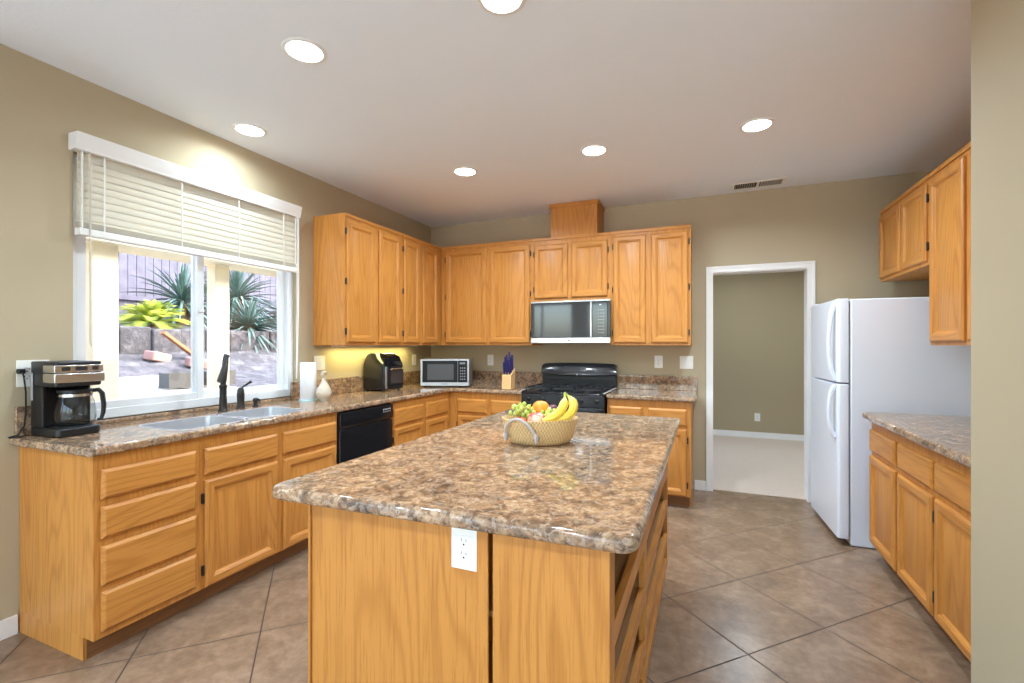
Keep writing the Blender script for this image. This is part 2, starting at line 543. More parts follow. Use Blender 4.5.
# wall behind the camera with tall openings widened to add fill light
rear = [(-5.2, -3.4), (-3.0, -1.2), (-.8, 1.0), (1.4, 3.2)]
bx = []; x0 = -5.5
for a, b in rear:
    bx.append((x0, a, -4.1, -4.0, 0, HC)); x0 = b
bx.append((x0, 3.5, -4.1, -4.0, 0, HC))
for a, b in rear: bx += [(a, b, -4.1, -4.0, 0, .15), (a, b, -4.1, -4.0, 2.5, HC)]
W_('wall_rear', bx, M_wall)
for i, (a, b) in enumerate(rear):
    m = MB()
    m.box(a, a+.05, -4.09, -4.02, .15, 2.5).box(b-.05, b, -4.09, -4.02, .15, 2.5)
    m.box(a, b, -4.09, -4.02, .15, .20).box(a, b, -4.09, -4.02, 2.45, 2.5)
    m.box((a+b)/2-.03, (a+b)/2+.03, -4.09, -4.02, .2, 2.45)
    w = struct(m.build('window_%d' % (i+2), M_vinyl))
    g = MB().box(a+.05, b-.05, -4.058, -4.052, .20, 2.45).build('window_pane', M_glass, smooth=0)
    g.parent = w
# next room
W_('wall_far', [(-1.7, 3.6, 7.55, 7.67, 0, HC)], M_wall2)
W_('wall_far_left', [(-1.7, -1.6, YB+.12, 5.3, 0, HC), (-1.7, -1.6, 6.9, 7.55, 0, HC), (-1.7, -1.6, 5.3, 6.9, 0, .6), (-1.7, -1.6, 5.3, 6.9, 2.3, HC)], M_wall2)
W_('wall_far_right', [(3.5, 3.6, YB+.12, 7.55, 0, HC)], M_wall2)
W_('wall_far_front', [(XR+.15, 3.5, YB, YB+.12, 0, HC)], M_wall2)
W_('baseboard_far', [(-1.6, 3.5, 7.535, 7.55, .004, .085)], M_white)
W_('baseboard_back', [(-.098, -.002, YB-.013, YB, 0, .085), (.858, XR, YB-.013, YB, 0, .085)], M_white)
W_('baseboard_left', [(XW, XW+.013, .3, 1.115, 0, .085)], M_white)

# door casing with stepped profile
m = MB()
def casing(m, y0, s):
    for ins0, ins1, t in ((0, .058, .012), (0, .018, .018), (.045, .056, .016)):
        m.box(DX0-.04+ins0, DX0-.04+ins1, y0, y0+s*t, 0, 2.055-ins0)
        m.box(DX1+.04-ins1, DX1+.04-ins0, y0, y0+s*t, 0, 2.055-ins0)
        m.box(DX0-.04+ins1, DX1+.04-ins1, y0, y0+s*t, 2.055-ins1, 2.055-ins0)
casing(m, YB, -1); casing(m, YB+.12, 1)
m.box(DX0, DX0+.018, YB, YB+.12, 0, 1.99).box(DX1-.018, DX1, YB, YB+.12, 0, 1.99).box(DX0, DX1, YB, YB+.12, 1.99, DZ)
struct(m.build('trim_doorway', M_white, smooth=0))

# ------------------------------------------------------------------ left window
XG = XW-.085
m = MB()
for z0, z1 in ((WZ0, WZ0+.055), (WZ1-.05, WZ1)): m.box(XG-.04, XG+.035, WY0, WY1, z0, z1)
for y0, y1 in ((WY0, WY0+.035), (WY1-.05, WY1)): m.box(XG-.04, XG+.035, y0, y1, WZ0+.055, WZ1-.05)
win = struct(m.build('window_1', M_vinyl, bevel=.004, loc=(XG, 2.0, 1.6)))
def sash(name, y0, y1, x0, x1):
    m = MB(); z0, z1 = WZ0+.055, WZ1-.05
    m.box(x0, x1, y0, y0+.045, z0, z1).box(x0, x1, y1-.045, y1, z0, z1)
    m.box(x0, x1, y0+.045, y1-.045, z0, z0+.04).box(x0, x1, y0+.045, y1-.045, z1-.04, z1)
    o = m.build(name, M_vinyl, bevel=.004, parent=win)
    for v in o.data.vertices: v.co = v.co  # window object origin offsets handled by build
    g = MB().box((x0+x1)/2-.003, (x0+x1)/2+.003, y0+.045, y1-.045, z0+.04, z1-.04).build('window_pane', M_glass, parent=win, smooth=0)
    sub(g, o)
    return o
sash('sash', WY0+.035, 2.03, XG, XG+.03)
sash('sash', 1.985, WY1-.05, XG-.035, XG-.005)
m = MB().box(XG+.03, XG+.042, 1.99, 2.02, 1.55, 1.70); m.build('latch', M_vinyl, parent=win, bevel=.003)
struct(slab('window_sill', [(XG+.037, WY0+.002), (XW+.004, WY0+.002), (XW+.004, WY1-.002), (XG+.037, WY1-.002)], [], .916, .94, .004, M_gran), None)
# far room window
m = MB()
for z0, z1 in ((.6, .65), (2.25, 2.3)): m.box(-1.68, -1.62, 5.3, 6.9, z0, z1)
for y0 in (5.3, 6.08, 6.85): m.box(-1.68, -1.62, y0, y0+.05, .65, 2.25)
w5 = struct(m.build('window_6', M_vinyl))

# blind
bl = thing('window_blind', 'cream horizontal slat blind with white valance, half raised over the sink window', 'blind', (XW+.03, 2.0, 2.35))
BY0, BY1 = 1.315, 2.688
m = MB()
prof = [(XW+.002, 2.322), (XW+.068, 2.322), (XW+.068, 2.335), (XW+.075, 2.35), (XW+.075, 2.365), (XW+.083, 2.392), (XW+.083, 2.404), (XW+.002, 2.404)]
m.prism([(x, z) for x, z in prof], 'y', BY0-.01, BY1+.01)
m.build('valance', M_white, bl)
m = MB()
z = 2.30; nsl = 0
while z > 1.965:
    cx = XW+.036
    dx, dz = .005, .0245
    pts = []
    for k in range(5):
        t = -1+k*.5
        pts.append((cx+dx*t+(1-t*t)*.004, z-dz*t))
    pts2 = [(x-.0028, zz-.0006) for x, zz in reversed(pts)]
    m.prism(pts+pts2, 'y', BY0+.01, BY1-.01)
    z -= .037; nsl += 1
m.build('slats', M_blind, bl, smooth=60)
m = MB()
for k in range(7): m.box(XW+.012, XW+.060, BY0+.01, BY1-.01, 1.935+k*.0042, 1.9375+k*.0042)
m.build('stacked_slats', M_blind, bl, smooth=0)
MB().box(XW+.010, XW+.062, BY0+.01, BY1-.01, 1.895, 1.932).build('bottom_rail', M_white, bl, bevel=.004)
for y in (BY0+.02, 1.43, 1.82, 2.19, 2.55, BY1-.03):
    MB().box(XW+.0585, XW+.061, y-.003, y+.003, 1.90, 2.32).build('ladder_cord', M_white, bl, smooth=0)
MB().tube([(XW+.072, 1.362, 2.32), (XW+.072, 1.362, 2.0), (XW+.073, 1.363, 1.35), (XW+.073, 1.368, 1.33)], .004, 8).build('tilt_wand', plain('clear wand', lin(200,195,180), .3), bl)
MB().tube([(XW+.074, 2.66, 2.32), (XW+.070, 2.662, 1.6), (XW+.06, 2.664, 1.08)], .003, 6).tube([(XW+.074, 2.674, 2.32), (XW+.070, 2.676, 1.6), (XW+.06, 2.668, 1.08)], .003, 6).build('pull_cord', M_white, bl)

# ------------------------------------------------------------------ cabinets
# frames: (a along the face, n outwards, z)
FL = lambda X0: (lambda a, n, z: (X0+n, a, z))       # left wall, faces +X
FB = lambda Y0: (lambda a, n, z: (a, Y0-n, z))       # back wall, faces -Y
FR = lambda X0: (lambda a, n, z: (X0-n, a, z))       # right wall, faces -X
DOOR = [(0, 0), (0, .010), (.003, .014), (.011, .019), (.042, .019), (.0475, .0145), (.050, .0150), (.0545, .0085), (.060, .0050), (.066, .0050), (.074, .0075)]
DRAW = [(0, 0), (0, .010), (.004, .014), (.013, .019), (.016, .019)]

def door(parent, F, a0, a1, z0, z1, hm, hinge=None, name='door'):
    d = MB(F).rings(a0, a1, z0, z1, .0005, DOOR).build(name, [oak_z, hm], parent, smooth=20)
    if hinge:
        a = a0-.006 if hinge == 'lo' else a1+.006
        L = z1-z0
        zs = [z0+.09, z1-.09] if L < .75 else [z0+.09, (z0+z1)/2, z1-.09]
        for z in zs:
            h = MB(F)
            h.box(a-.006, a+.006, .0, .004, z-.024, z+.024)
            h.tube([(a, .008, z-.028), (a, .008, z-.024), (a, .008, z+.024), (a, .008, z+.028)], [.002, .0055, .0055, .002], 8)
            sub(h.build('hinge', M_bronze, parent), d)
    return d
def drawer(parent, F, a0, a1, z0, z1, hm):
    return MB(F).rings(a0, a1, z0, z1, .0005, DRAW).build('drawer', [hm, hm], parent, smooth=20)

def cabinet(name, label, F, hm, a0, a1, depth, z0, z1, fronts, base=True, hollow=False, cat='cabinet', group=None, crown=False, endr=False):
    g = .0008
    a0 += g; a1 -= g
    t = thing(name, label, cat, F((a0+a1)/2, -depth/2, 0 if base else z0), group=group)
    m = MB(F)
    zb = .1 if base else z0
    if hollow:
        m.box(a0, a1, -.02, 0, zb, z1)
        m.box(a0, a0+.016, -depth, -.02, zb, z1).box(a1-.016, a1, -depth, -.02, zb, z1)
        m.box(a0+.016, a1-.016, -depth, -.02, zb, zb+.016).box(a0+.016, a1-.016, -depth, -depth+.006, zb+.016, z1)
    else:
        m.box(a0, a1, -depth, 0, zb, z1)
    m.build('body', oak_z, t)
    if base:
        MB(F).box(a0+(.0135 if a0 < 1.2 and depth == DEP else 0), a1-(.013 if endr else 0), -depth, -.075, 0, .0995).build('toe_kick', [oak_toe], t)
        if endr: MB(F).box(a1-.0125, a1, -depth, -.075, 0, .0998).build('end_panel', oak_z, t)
    if crown:
        MB(F).box(a0, a1, .0, .008, z1-.028, z1).build('top_rail', hm, t, bevel=.003)
    for f in fronts:
        if f[0] == 'door': door(t, F, *f[1:5], hm, f[5] if len(f) > 5 else None)
        else: drawer(t, F, *f[1:5], hm)
    return t

FLb, FBb, FRb = FL(XF), FB(YF), FR(.962)
DEP = .598
DZ0, DZ1, RZ0, RZ1 = .105, .650, .678, .812
first = cabinet('base_cabinet', 'golden oak base cabinet with a stack of four drawers, under the coffee maker', FLb, oak_y, 1.122, 1.562, DEP, 0, .874,
        [('drawer', 1.146, 1.542, .688, .812), ('drawer', 1.146, 1.542, .521, .655), ('drawer', 1.146, 1.542, .322, .488), ('drawer', 1.146, 1.542, .128, .296)])
MB(FLb).box(1.1228, 1.135, -DEP, -.0755, .0, .0998).build('end_panel', oak_z, first)
cabinet('base_cabinet', 'golden oak sink cabinet with two doors, below the window and faucet', FLb, oak_y, 1.562, 2.512, DEP, 0, .874,
        [('drawer', 1.584, 2.018, RZ0, RZ1), ('door', 1.584, 2.018, DZ0, DZ1, 'lo'), ('drawer', 2.06, 2.494, RZ0, RZ1), ('door', 2.06, 2.494, DZ0, DZ1, 'hi')], hollow=True)
cabinet('base_cabinet', 'golden oak base cabinet between the black dishwasher and the room corner', FLb, oak_y, 3.112, YB-.004, DEP, 0, .874,
        [('drawer', 3.138, 3.558, RZ0, RZ1), ('door', 3.138, 3.558, DZ0, DZ1, 'lo'), ('drawer', 3.605, 3.995, RZ0, RZ1), ('door', 3.605, 3.995, DZ0, DZ1, 'hi')])
cabinet('base_cabinet', 'oak base cabinet below the knife block, left of the range', FBb, oak_x, XF+.002, -1.578, DEP, 0, .874,
        [('drawer', -2.267, -1.945, RZ0, RZ1), ('door', -2.267, -1.945, DZ0, DZ1, 'lo'), ('drawer', -1.905, -1.60, RZ0, RZ1), ('door', -1.905, -1.60, DZ0, DZ1, 'hi')])
cabinet('base_cabinet', 'oak base cabinet right of the range, beside the white doorway', FBb, oak_x, -.792, -.112, DEP, 0, .874,
        [('drawer', -.772, -.50, RZ0, RZ1), ('door', -.772, -.50, DZ0, DZ1, 'lo'), ('drawer', -.45, -.146, RZ0, RZ1), ('door', -.45, -.146, DZ0, DZ1, 'hi')], endr=True)
DR = .672
cabinet('base_cabinet', 'oak base cabinet at right with one narrow door, next to the white refrigerator', FRb, oak_y, 3.125, 3.58, DR, 0, .874,
        [('drawer', 3.147, 3.562, RZ0, RZ1), ('door', 3.147, 3.562, DZ0, DZ1)])
cabinet('base_cabinet', 'oak base cabinet at right, the one nearest the camera by the wall end', FRb, oak_y, 2.105, 3.123, DR, 0, .874,
        [('drawer', 2.694, 3.104, RZ0, RZ1), ('door', 2.694, 3.104, DZ0, DZ1, 'lo'), ('drawer', 2.12, 2.664, RZ0, RZ1), ('door', 2.20, 2.664, DZ0, DZ1, 'hi')])

# wall cabinets
FLu, FBu, FRu = FL(XU), FB(YU), FR(1.262)
UZ0, UZ1, UZT = 1.358, 2.332, 2.385
DU = .326
cabinet('wall_cabinet', 'tall oak wall cabinet with two doors, beside the window', FLu, oak_y, 2.885, 3.630, DU, 1.337, UZT,
        [('door', 2.901, 3.240, UZ0, UZ1, 'lo'), ('door', 3.290, 3.606, UZ0, UZ1)], base=False, crown=True)
cabinet('wall_cabinet', 'tall oak wall cabinet with two doors, in the left room corner', FLu, oak_y, 3.630, YB-.004, DU, 1.337, UZT,
        [('door', 3.655, 3.917, UZ0, UZ1, 'lo'), ('door', 3.970, 4.255, UZ0, UZ1)], base=False, crown=True)
cabinet('wall_cabinet', 'tall oak wall cabinet with two wide doors, left of the hung microwave', FBu, oak_x, XU+.01, -1.588, DU, 1.337, UZT,
        [('door', -2.565, -2.085, UZ0, UZ1, 'lo'), ('door', -2.045, -1.608, UZ0, UZ1, 'hi')], base=False, crown=True)
cabinet('wall_cabinet', 'short oak wall cabinet with two small doors, above the hung microwave', FBu, oak_x, -1.588, -.814, DU, 1.764, UZT,
        [('door', -1.560, -1.221, 1.792, UZ1-.018, 'lo'), ('door', -1.186, -.843, 1.792, UZ1-.018, 'hi')], base=False, crown=True)
cabinet('wall_cabinet', 'tall oak wall cabinet with two narrow doors, right of the hung microwave', FBu, oak_x, -.814, -.121, DU, 1.337, UZT,
        [('door', -.790, -.499, UZ0, UZ1, 'lo'), ('door', -.455, -.143, UZ0, UZ1, 'hi')], base=False, crown=True)
cabinet('wall_cabinet', 'short oak wall cabinet above the white refrigerator', FRu, oak_y, 3.600, 4.483, .374, 1.832, UZT,
        [('door', 3.632, 4.020, 1.856, UZ1, 'lo'), ('door', 4.055, 4.460, 1.856, UZ1)], base=False, crown=True)
cabinet('wall_cabinet', 'tall oak wall cabinet at right, between the refrigerator and the wall end', FRu, oak_y, 2.105, 3.600, .374, 1.337, UZT,
        [('door', 3.175, 3.574, UZ0, UZ1), ('door', 2.70, 3.128, UZ0, UZ1, 'lo'), ('door', 2.20, 2.655, UZ0, UZ1)], base=False, crown=True)

# vent box to the ceiling
t = thing('vent_cover', 'small oak box hiding the vent, on top of the cabinets above the microwave', 'vent cover', (-1.157, 4.49, UZT))
MB().box(-1.401, -.945, YU+.02, YB-.003, UZT+.001, 2.668).build('body', oak_z, t)
MB().box(-1.413, -.933, YU+.008, YB-.003, 2.668, HC-.002).build('top_trim', oak_x, t, bevel=.006)

# ------------------------------------------------------------------ worktops
ov = .03
hole = lambda x0, x1, y0, y1, r: roundpoly([(x0, y0, r), (x1, y0, r), (x1, y1, r), (x0, y1, r)])
t = thing('worktop', 'polished granite worktop in an L under the window and round the corner', 'worktop', (XW+.3, 2.5, .876))
L = roundpoly([(XW+.003, 1.09, 0), (XF+ov, 1.09, .03), (XF+ov, YF-ov, .012), (-1.580, YF-ov, .01), (-1.580, YB-.003, 0), (XW+.003, YB-.003, 0)])
SB = [(-2.785, -2.42, 1.500, 1.900), (-2.785, -2.42, 1.930, 2.330)]
def reloc(o, t):
    return o
LOC = tuple(t.location)
slab('top', L, [hole(*SB[0], .06), hole(*SB[1], .06)], .876, ZC, .012, M_gran, parent=t, loc=LOC)
m = MB()
m.box(XW+.003, XW+.023, 1.105, WY0-.004, ZC, 1.052)
m.build('backsplash', M_gran, t, bevel=.003)
MB().box(XW+.003, XW+.023, WY1+.004-.08, YB-.024, ZC, 1.052).build('backsplash', M_gran, t, bevel=.003)
MB().box(XW+.003, -1.582, YB-.023, YB-.003, ZC, 1.052).build('backsplash', M_gran, t, bevel=.003)
t = thing('worktop', 'short granite worktop right of the range, beside the doorway', 'worktop', (-.43, 4.3, .876))
slab('top', roundpoly([(-.798, YF-ov, .01), (-.070, YF-ov, .02), (-.070, YB-.003, 0), (-.798, YB-.003, 0)]), [], .876, ZC, .012, M_gran, parent=t, loc=tuple(t.location))
MB().box(-.798, -.074, YB-.023, YB-.003, ZC, 1.047).build('backsplash', M_gran, t, bevel=.003)
t = thing('worktop', 'granite worktop on the right cabinets, in front of the refrigerator', 'worktop', (1.2, 2.9, .876))
slab('top', roundpoly([(.908, 2.103, 0), (XR-.003, 2.103, 0), (XR-.003, 3.612, 0), (.908, 3.612, .06)]), [], .876, ZC, .012, M_gran, parent=t, loc=tuple(t.location))

# sink
t = thing('sink', 'double bowl stainless steel sink set under the granite by the window', 'sink', (-2.60, 1.915, .70))
for x0, x1, y0, y1 in SB:
    m = MB()
    po = hole(x0+.001, x1-.001, y0+.001, y1-.001, .061); pi = hole(x0+.007, x1-.007, y0+.007, y1-.007, .058)
    pb = hole(x0+.02, x1-.02, y0+.02, y1-.02, .05); px = hole(x0, x1, y0, y1, .062)
    n = len(po)
    ringsz = [(po, .9125), (pi, .9120), (pb, .72), (hole((x0+x1)/2-.04, (x0+x1)/2+.04, (y0+y1)/2-.04, (y0+y1)/2+.04, .039), .708)]
    vs = []; fs = []
    for pl, z in ringsz: vs += [(x, y, z) for x, y in pl]
    for i in range(3): fs += [(i*n+k, i*n+(k+1) % n, (i+1)*n+(k+1) % n, (i+1)*n+k) for k in range(n)]
    fs.append(tuple(range(3*n, 4*n)))
    m.add(vs, fs)
    o = m.build('bowl', M_sink, t, smooth=50)
    s = o.modifiers.new('solid', 'SOLIDIFY'); s.thickness = .0012
    d = MB().lathe([(.036, 0), (.036, .003), (.028, .004), (.010, .001)], ((x0+x1)/2, (y0+y1)/2, .709), 20).build('drain', M_bronze, t)
    sub(d, o)

# faucet set
fx, fy = -2.865, 2.05
t = thing('faucet', 'oil rubbed bronze pull down faucet standing behind the sink', 'faucet', (fx, fy, ZC))
MB().lathe([(.030, 0), (.030, .006), (.025, .012), (.023, .03), (.020, .10), (.021, .15), (.024, .158), (.024, .166), (.017, .172), (.013, .195), (.014, .20)], (fx, fy, ZC), 20).build('base', M_bronze, t)
MB().tube([(fx, fy, 1.11), (fx+.002, fy, 1.17), (fx+.012, fy+.001, 1.235), (fx+.032, fy-.004, 1.274), (fx+.052, fy-.009, 1.266)], [.013, .013, .013, .013, .013], 12).build('spout', M_bronze, t)
MB().tube([(fx+.050, fy-.010, 1.270), (fx+.056, fy-.020, 1.235), (fx+.060, fy-.036, 1.18), (fx+.063, fy-.054, 1.115), (fx+.064, fy-.057, 1.105)], [.010, .014, .020, .027, .025], 14).build('spray_head', M_bronze, t)
t = thing('mixer_lever', 'dark bronze single lever mixer, right of the tall faucet', 'faucet control', (-2.875, 2.18, ZC))
MB().lathe([(.027, 0), (.027, .006), (.023, .012), (.022, .05), (.023, .09), (.024, .094), (.023, .10), (.020, .125), (.012, .14), (.004, .143)], (-2.875, 2.18, ZC), 20).build('base', M_bronze, t)
MB().tube([(-2.875, 2.18, 1.045), (-2.86, 2.20, 1.068), (-2.845, 2.22, 1.085), (-2.838, 2.23, 1.092)], [.006, .006, .008, .011], 10).build('lever', M_bronze, t)
t = thing('soap_pump', 'short dark bronze soap pump cap, right end of the faucet set', 'soap dispenser', (-2.885, 2.30, ZC))
MB().lathe([(.022, 0), (.022, .006), (.014, .010), (.012, .03), (.018, .036), (.018, .052), (.012, .058)], (-2.885, 2.30, ZC), 16).build('base', M_bronze, t)
MB().tube([(-2.885, 2.30, .965), (-2.862, 2.305, .962), (-2.85, 2.308, .955)], [.008, .007, .006], 8).build('nozzle', M_bronze, t)

# ------------------------------------------------------------------ kitchen island
IX0, IX1, IY0, IY1 = -1.135, -.205, 1.08, 2.82
t = thing('kitchen_island', 'oak kitchen island with open shelf bays on its right side', 'kitchen island', ((IX0+IX1)/2, (IY0+IY1)/2, 0))
m = MB()
m.box(-1.12, -.60, IY0+.012, IY1-.01, .0, .874)      # closed core
m.build('core', oak_z, t)
MB().box(-1.112, -.522, IY0, IY0+.0118, 0, .874).build('front_panel', oak_z, t, bevel=.001)
MB().box(-1.1205, -1.1125, IY0-.008, IY0+.02, 0, .874).build('corner_strip', oak_z, t, bevel=.002)
MB().box(-.5455, -.513, IY0-.009, IY0-.0002, 0, .874).build('batten', oak_z, t, bevel=.002)
MB().box(-.5025, IX1, IY0-.003, IY0+.018, .0, .874).build('end_panel', oak_z, t, bevel=.0015)
m = MB()                                                # face frame on the right face
F = lambda a, n, z: (IX1+n, a, z)
fs = MB(F)
ys = [IY0+.0185, IY0+.06, 1.735, 1.80, IY1-.045, IY1-.002]
for a, b in ((ys[0], ys[1]), (ys[2], ys[3]), (ys[4], ys[5])): fs.box(a, b, -.02, 0, .09, .874)
RL = ((.84, .874), (.605, .668), (.415, .462), (.225, .272), (.09, .13))
for z0, z1 in RL:
    for a, b in ((ys[1], ys[2]), (ys[3], ys[4])): fs.box(a, b, -.02, 0, z0, z1, 1)
fs.build('face_frame', [oak_z, oak_y], t)
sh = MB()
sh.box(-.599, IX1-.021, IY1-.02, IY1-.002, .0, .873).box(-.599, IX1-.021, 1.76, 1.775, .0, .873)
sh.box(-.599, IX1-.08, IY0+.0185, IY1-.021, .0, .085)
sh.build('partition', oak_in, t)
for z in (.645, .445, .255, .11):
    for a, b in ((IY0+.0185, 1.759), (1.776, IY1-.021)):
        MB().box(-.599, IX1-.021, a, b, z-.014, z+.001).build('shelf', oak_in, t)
t = thing('island_worktop', 'large polished granite slab with rounded corners on top of the island', 'worktop', (-.68, 1.9, .876))
slab('slab', roundpoly([(-1.222, 1.005, .045), (-.138, 1.035, .045), (-.138, 2.885, .035), (-1.205, 2.885, .035)]), [], .876, .916, .014, M_gran, parent=t, loc=tuple(t.location))

# outlets and switches
def plate(F, a, z, w, h, kind, label, group=None):
    loc = F(a, 0, z)
    t = thing('switch_plate' if 'switch' in kind else 'outlet', label, 'light switch' if 'switch' in kind else 'power outlet', loc, group=group)
    MB(F).box(a-w/2, a+w/2, .0003, .005, z-h/2, z+h/2).build('cover_plate', M_plate, t, bevel=.002)
    n = max(1, round(w/.07)) if w > .1 else 1
    for k in range(n):
        c = a+(k-(n-1)/2)*.046
        o = MB(F).box(c-.0165, c+.0165, .005, .0065, z-.033, z+.033).build('rocker' if 'switch' in kind else 'receptacle', M_white, t, bevel=.001)
        d = MB(F)
        if 'switch' in kind: d.box(c-.012, c+.012, .0065, .009, z+.0, z+.028)
        else:
            for zz in (z-.017, z+.017):
                d.box(c-.008, c-.006, .0065, .0068, zz, zz+.008).box(c+.006, c+.008, .0065, .0068, zz, zz+.007).box(c-.0025, c+.0025, .0065, .0068, zz-.010, zz-.005)
        sub(d.build('paddle' if 'switch' in kind else 'slots', M_white if 'switch' in kind else M_dark, t, smooth=0), o)
    return t
Fisl = lambda a, n, z: (a, IY0-n, z)
plate(Fisl, -.584, .809, .076, .114, 'outlet', 'white power outlet on the front panel of the island')
FLw, FBw = FL(XW), FB(YB)
plate(FLw, 1.172, 1.205, .118, .125, 'outlet', 'white outlet plate on the wall behind the coffee maker')
plate(FLw, 2.955, 1.19, .118, .120, 'switch', 'white double switch plate behind the paper towel roll')
plate(FLw, 4.31, 1.175, .072, .118, 'outlet', 'ivory outlet on the left wall beside the countertop microwave')
plate(FBw, -2.195, 1.173, .072, .118, 'outlet', 'ivory outlet on the back wall, left of the knife block')
plate(FBw, -.42, 1.178, .075, .118, 'outlet', 'ivory outlet on the back wall between the range and the double switch')
plate(FBw, -.17, 1.176, .118, .120, 'switch', 'white double switch plate beside the doorway casing')
plate(lambda a, n, z: (a, 7.55-n, z), .68, .30, .072, .115, 'outlet', 'white outlet low on the wall of the carpeted room')

# ------------------------------------------------------------------ dishwasher
t = thing('dishwasher', 'black built in dishwasher under the worktop left of the corner', 'dishwasher', (XF-.29, 2.812, 0))
MB(FLb).box(2.516, 3.108, -.57, -.004, .1, .868).build('body', M_blackm, t)
MB(FLb).box(2.518, 3.106, -.003, .022, .115, .745).build('door', M_black, t, bevel=.004)
m = MB(FLb).prism([(-.003, .752), (.022, .752), (.028, .775), (.024, .866), (-.003, .866)], 'x', 2.518, 3.106)
m = MB(lambda a, n, z: (XF+n, a, z))
m.add([(2.518, -.003, .750), (2.518, .020, .750), (2.518, .029, .772), (2.518, .024, .864), (2.518, -.003, .864),
       (3.106, -.003, .750), (3.106, .020, .750), (3.106, .029, .772), (3.106, .024, .864), (3.106, -.003, .864)],
      [(0,1,2,3,4), (9,8,7,6,5), (0,5,6,1), (1,6,7,2), (2,7,8,3), (3,8,9,4), (4,9,5,0)])
cp = m.build('control_panel', M_black, t, bevel=.003)
m = MB(FLb)
for k in range(5): m.box(2.98+k*.02, 2.99+k*.02, .0262, .0272, .826+.003*(k % 2), .838)
m.box(2.975, 3.075, .0262, .0272, .812, .815)
sub(m.build('printed_marks', M_mark, t, smooth=0), cp)
MB(FLb).box(2.516, 3.108, -.57, -.06, .0, .099).build('toe_kick', M_dark, t)

# ------------------------------------------------------------------ gas range
RX0, RX1 = -1.572, -.802
t = thing('gas_range', 'black gas range with tall rounded backguard, below the hung microwave', 'stove', ((RX0+RX1)/2, 4.3, 0))
FRg = FB(4.02)
MB().box(RX0+.003, RX1-.003, 4.022, 4.622, .03, .895).build('body', M_blackm, t)
m = MB(); m.box(RX0, RX1, 3.998, 4.56, .896, .916)
top = m.build('cooktop', M_black, t, bevel=.004)
for x in (RX0-.004, RX1-.014): sub(MB().box(x, x+.018, 3.990, 4.56, .9165, .925).build('side_trim', plain('light grey trim', (.5, .5, .5), .3), t, bevel=.002), top)
for cx, cy, r in ((-1.40, 4.15, .045), (-1.40, 4.42, .038), (-.975, 4.15, .05), (-.975, 4.42, .038), (-1.187, 4.28, .045)):
    sub(MB().lathe([(r*1.3, 0), (r*1.3, .004), (r, .006), (r, .016), (r*.8, .02)], (cx, cy, .916), 20).build('burner', M_iron, t), top)
for gx0, gx1 in ((-1.55, -1.30), (-1.295, -1.08), (-1.075, -.825)):
    m = MB()
    zz = .946
    for x in (gx0, gx1-.010): m.box(x, x+.010, 4.04, 4.53, zz-.008, zz+.004)
    for y in (4.04, 4.28, 4.52): m.box(gx0, gx1, y, y+.010, zz-.008, zz+.004)
    c = (gx0+gx1)/2
    for y in (4.16, 4.41):
        for k in range(4):
            a = k*PI/2+PI/4
            m.tube([(c+.03*math.cos(a), y+.03*math.sin(a), zz), (c+.10*math.cos(a), y+.10*math.sin(a), zz)], .005, 6)
        m.box(c-.005, c+.005, y-.11, y-.03, zz-.006, zz+.004).box(c-.005, c+.005, y+.03, y+.11, zz-.006, zz+.004)
    for x in (gx0+.002, gx1-.012):
        for y in (4.042, 4.52): m.box(x, x+.010, y, y+.008, .9165, zz-.008)
    m.build('grate', M_iron, t)
# control strip, door, handle, knobs
MB().prism([(3.988, .80), (4.022, .80), (4.022, .895), (3.990, .895)], 'x', RX0+.003, RX1-.003).build('control_panel', M_blackm, t, bevel=.003)
for x in (-1.50, -1.36, -1.185, -1.01, -.87):
    m = MB().lathe([(.022, 0), (.022, -.006), (.017, -.010), (.016, -.026), (.013, -.029)], (x, 3.991, .847), 18, axis='y')
    m.box(x-.003, x+.003, 3.955, 3.966, .833, .862)
    m.build('knob', M_blackm, t)
od = MB().box(RX0+.006, RX1-.006, 3.992, 4.021, .22, .79).build('oven_door', M_black, t, bevel=.004)
sub(MB().box(RX0+.12, RX1-.12, 3.989, 3.993, .36, .66).build('oven_window', M_screen, t, bevel=.001), od)
sub(MB().tube([(RX0+.06, 3.99, .74), (RX0+.06, 3.955, .742), (RX0+.09, 3.945, .742), (RX1-.09, 3.945, .742), (RX1-.06, 3.955, .742), (RX1-.06, 3.99, .74)], .011, 10).build('handle', M_char, t), od)
MB().box(RX0+.006, RX1-.006, 3.995, 4.021, .05, .21).build('storage_drawer', M_black, t, bevel=.004)
# backguard: curved front, rounded top corners
m = MB()
nx = 24; prof = []
def bg(x):
    u = (x-(RX0+RX1)/2)/((RX1-RX0)/2)
    return u
vs = []; fs = []
for i in range(nx+1):
    x = RX0+.004+(RX1-RX0-.008)*i/nx; u = abs(bg(x))
    zt = 1.160 - .010*u*u - (.018*max(0, (u-.93)/.07)**2)
    zb = 1.040 - .014*(1-u*u)
    yf = 4.535 + .012*u*u
    vs += [(x, yf+.02, zb), (x, yf, zb+.012), (x, yf+.012, (zb+zt)/2+.02), (x, yf+.03, zt-.008), (x, yf+.045, zt), (x, 4.625, zt), (x, 4.625, zb)]
for i in range(nx):
    for k in range(7):
        k2 = (k+1) % 7
        fs.append((i*7+k, i*7+k2, (i+1)*7+k2, (i+1)*7+k))
fs.append(tuple(range(7))); fs.append(tuple(range(nx*7, nx*7+7))[::-1])
m.add(vs, fs)
b = m.build('backguard', M_char, t, smooth=50)
sub(MB().prism([(4.537, 1.07), (4.547, 1.125), (4.56, 1.125), (4.56, 1.07)], 'x', -1.33, -1.10).build('display', M_display, t, bevel=.002), b)
m = MB()
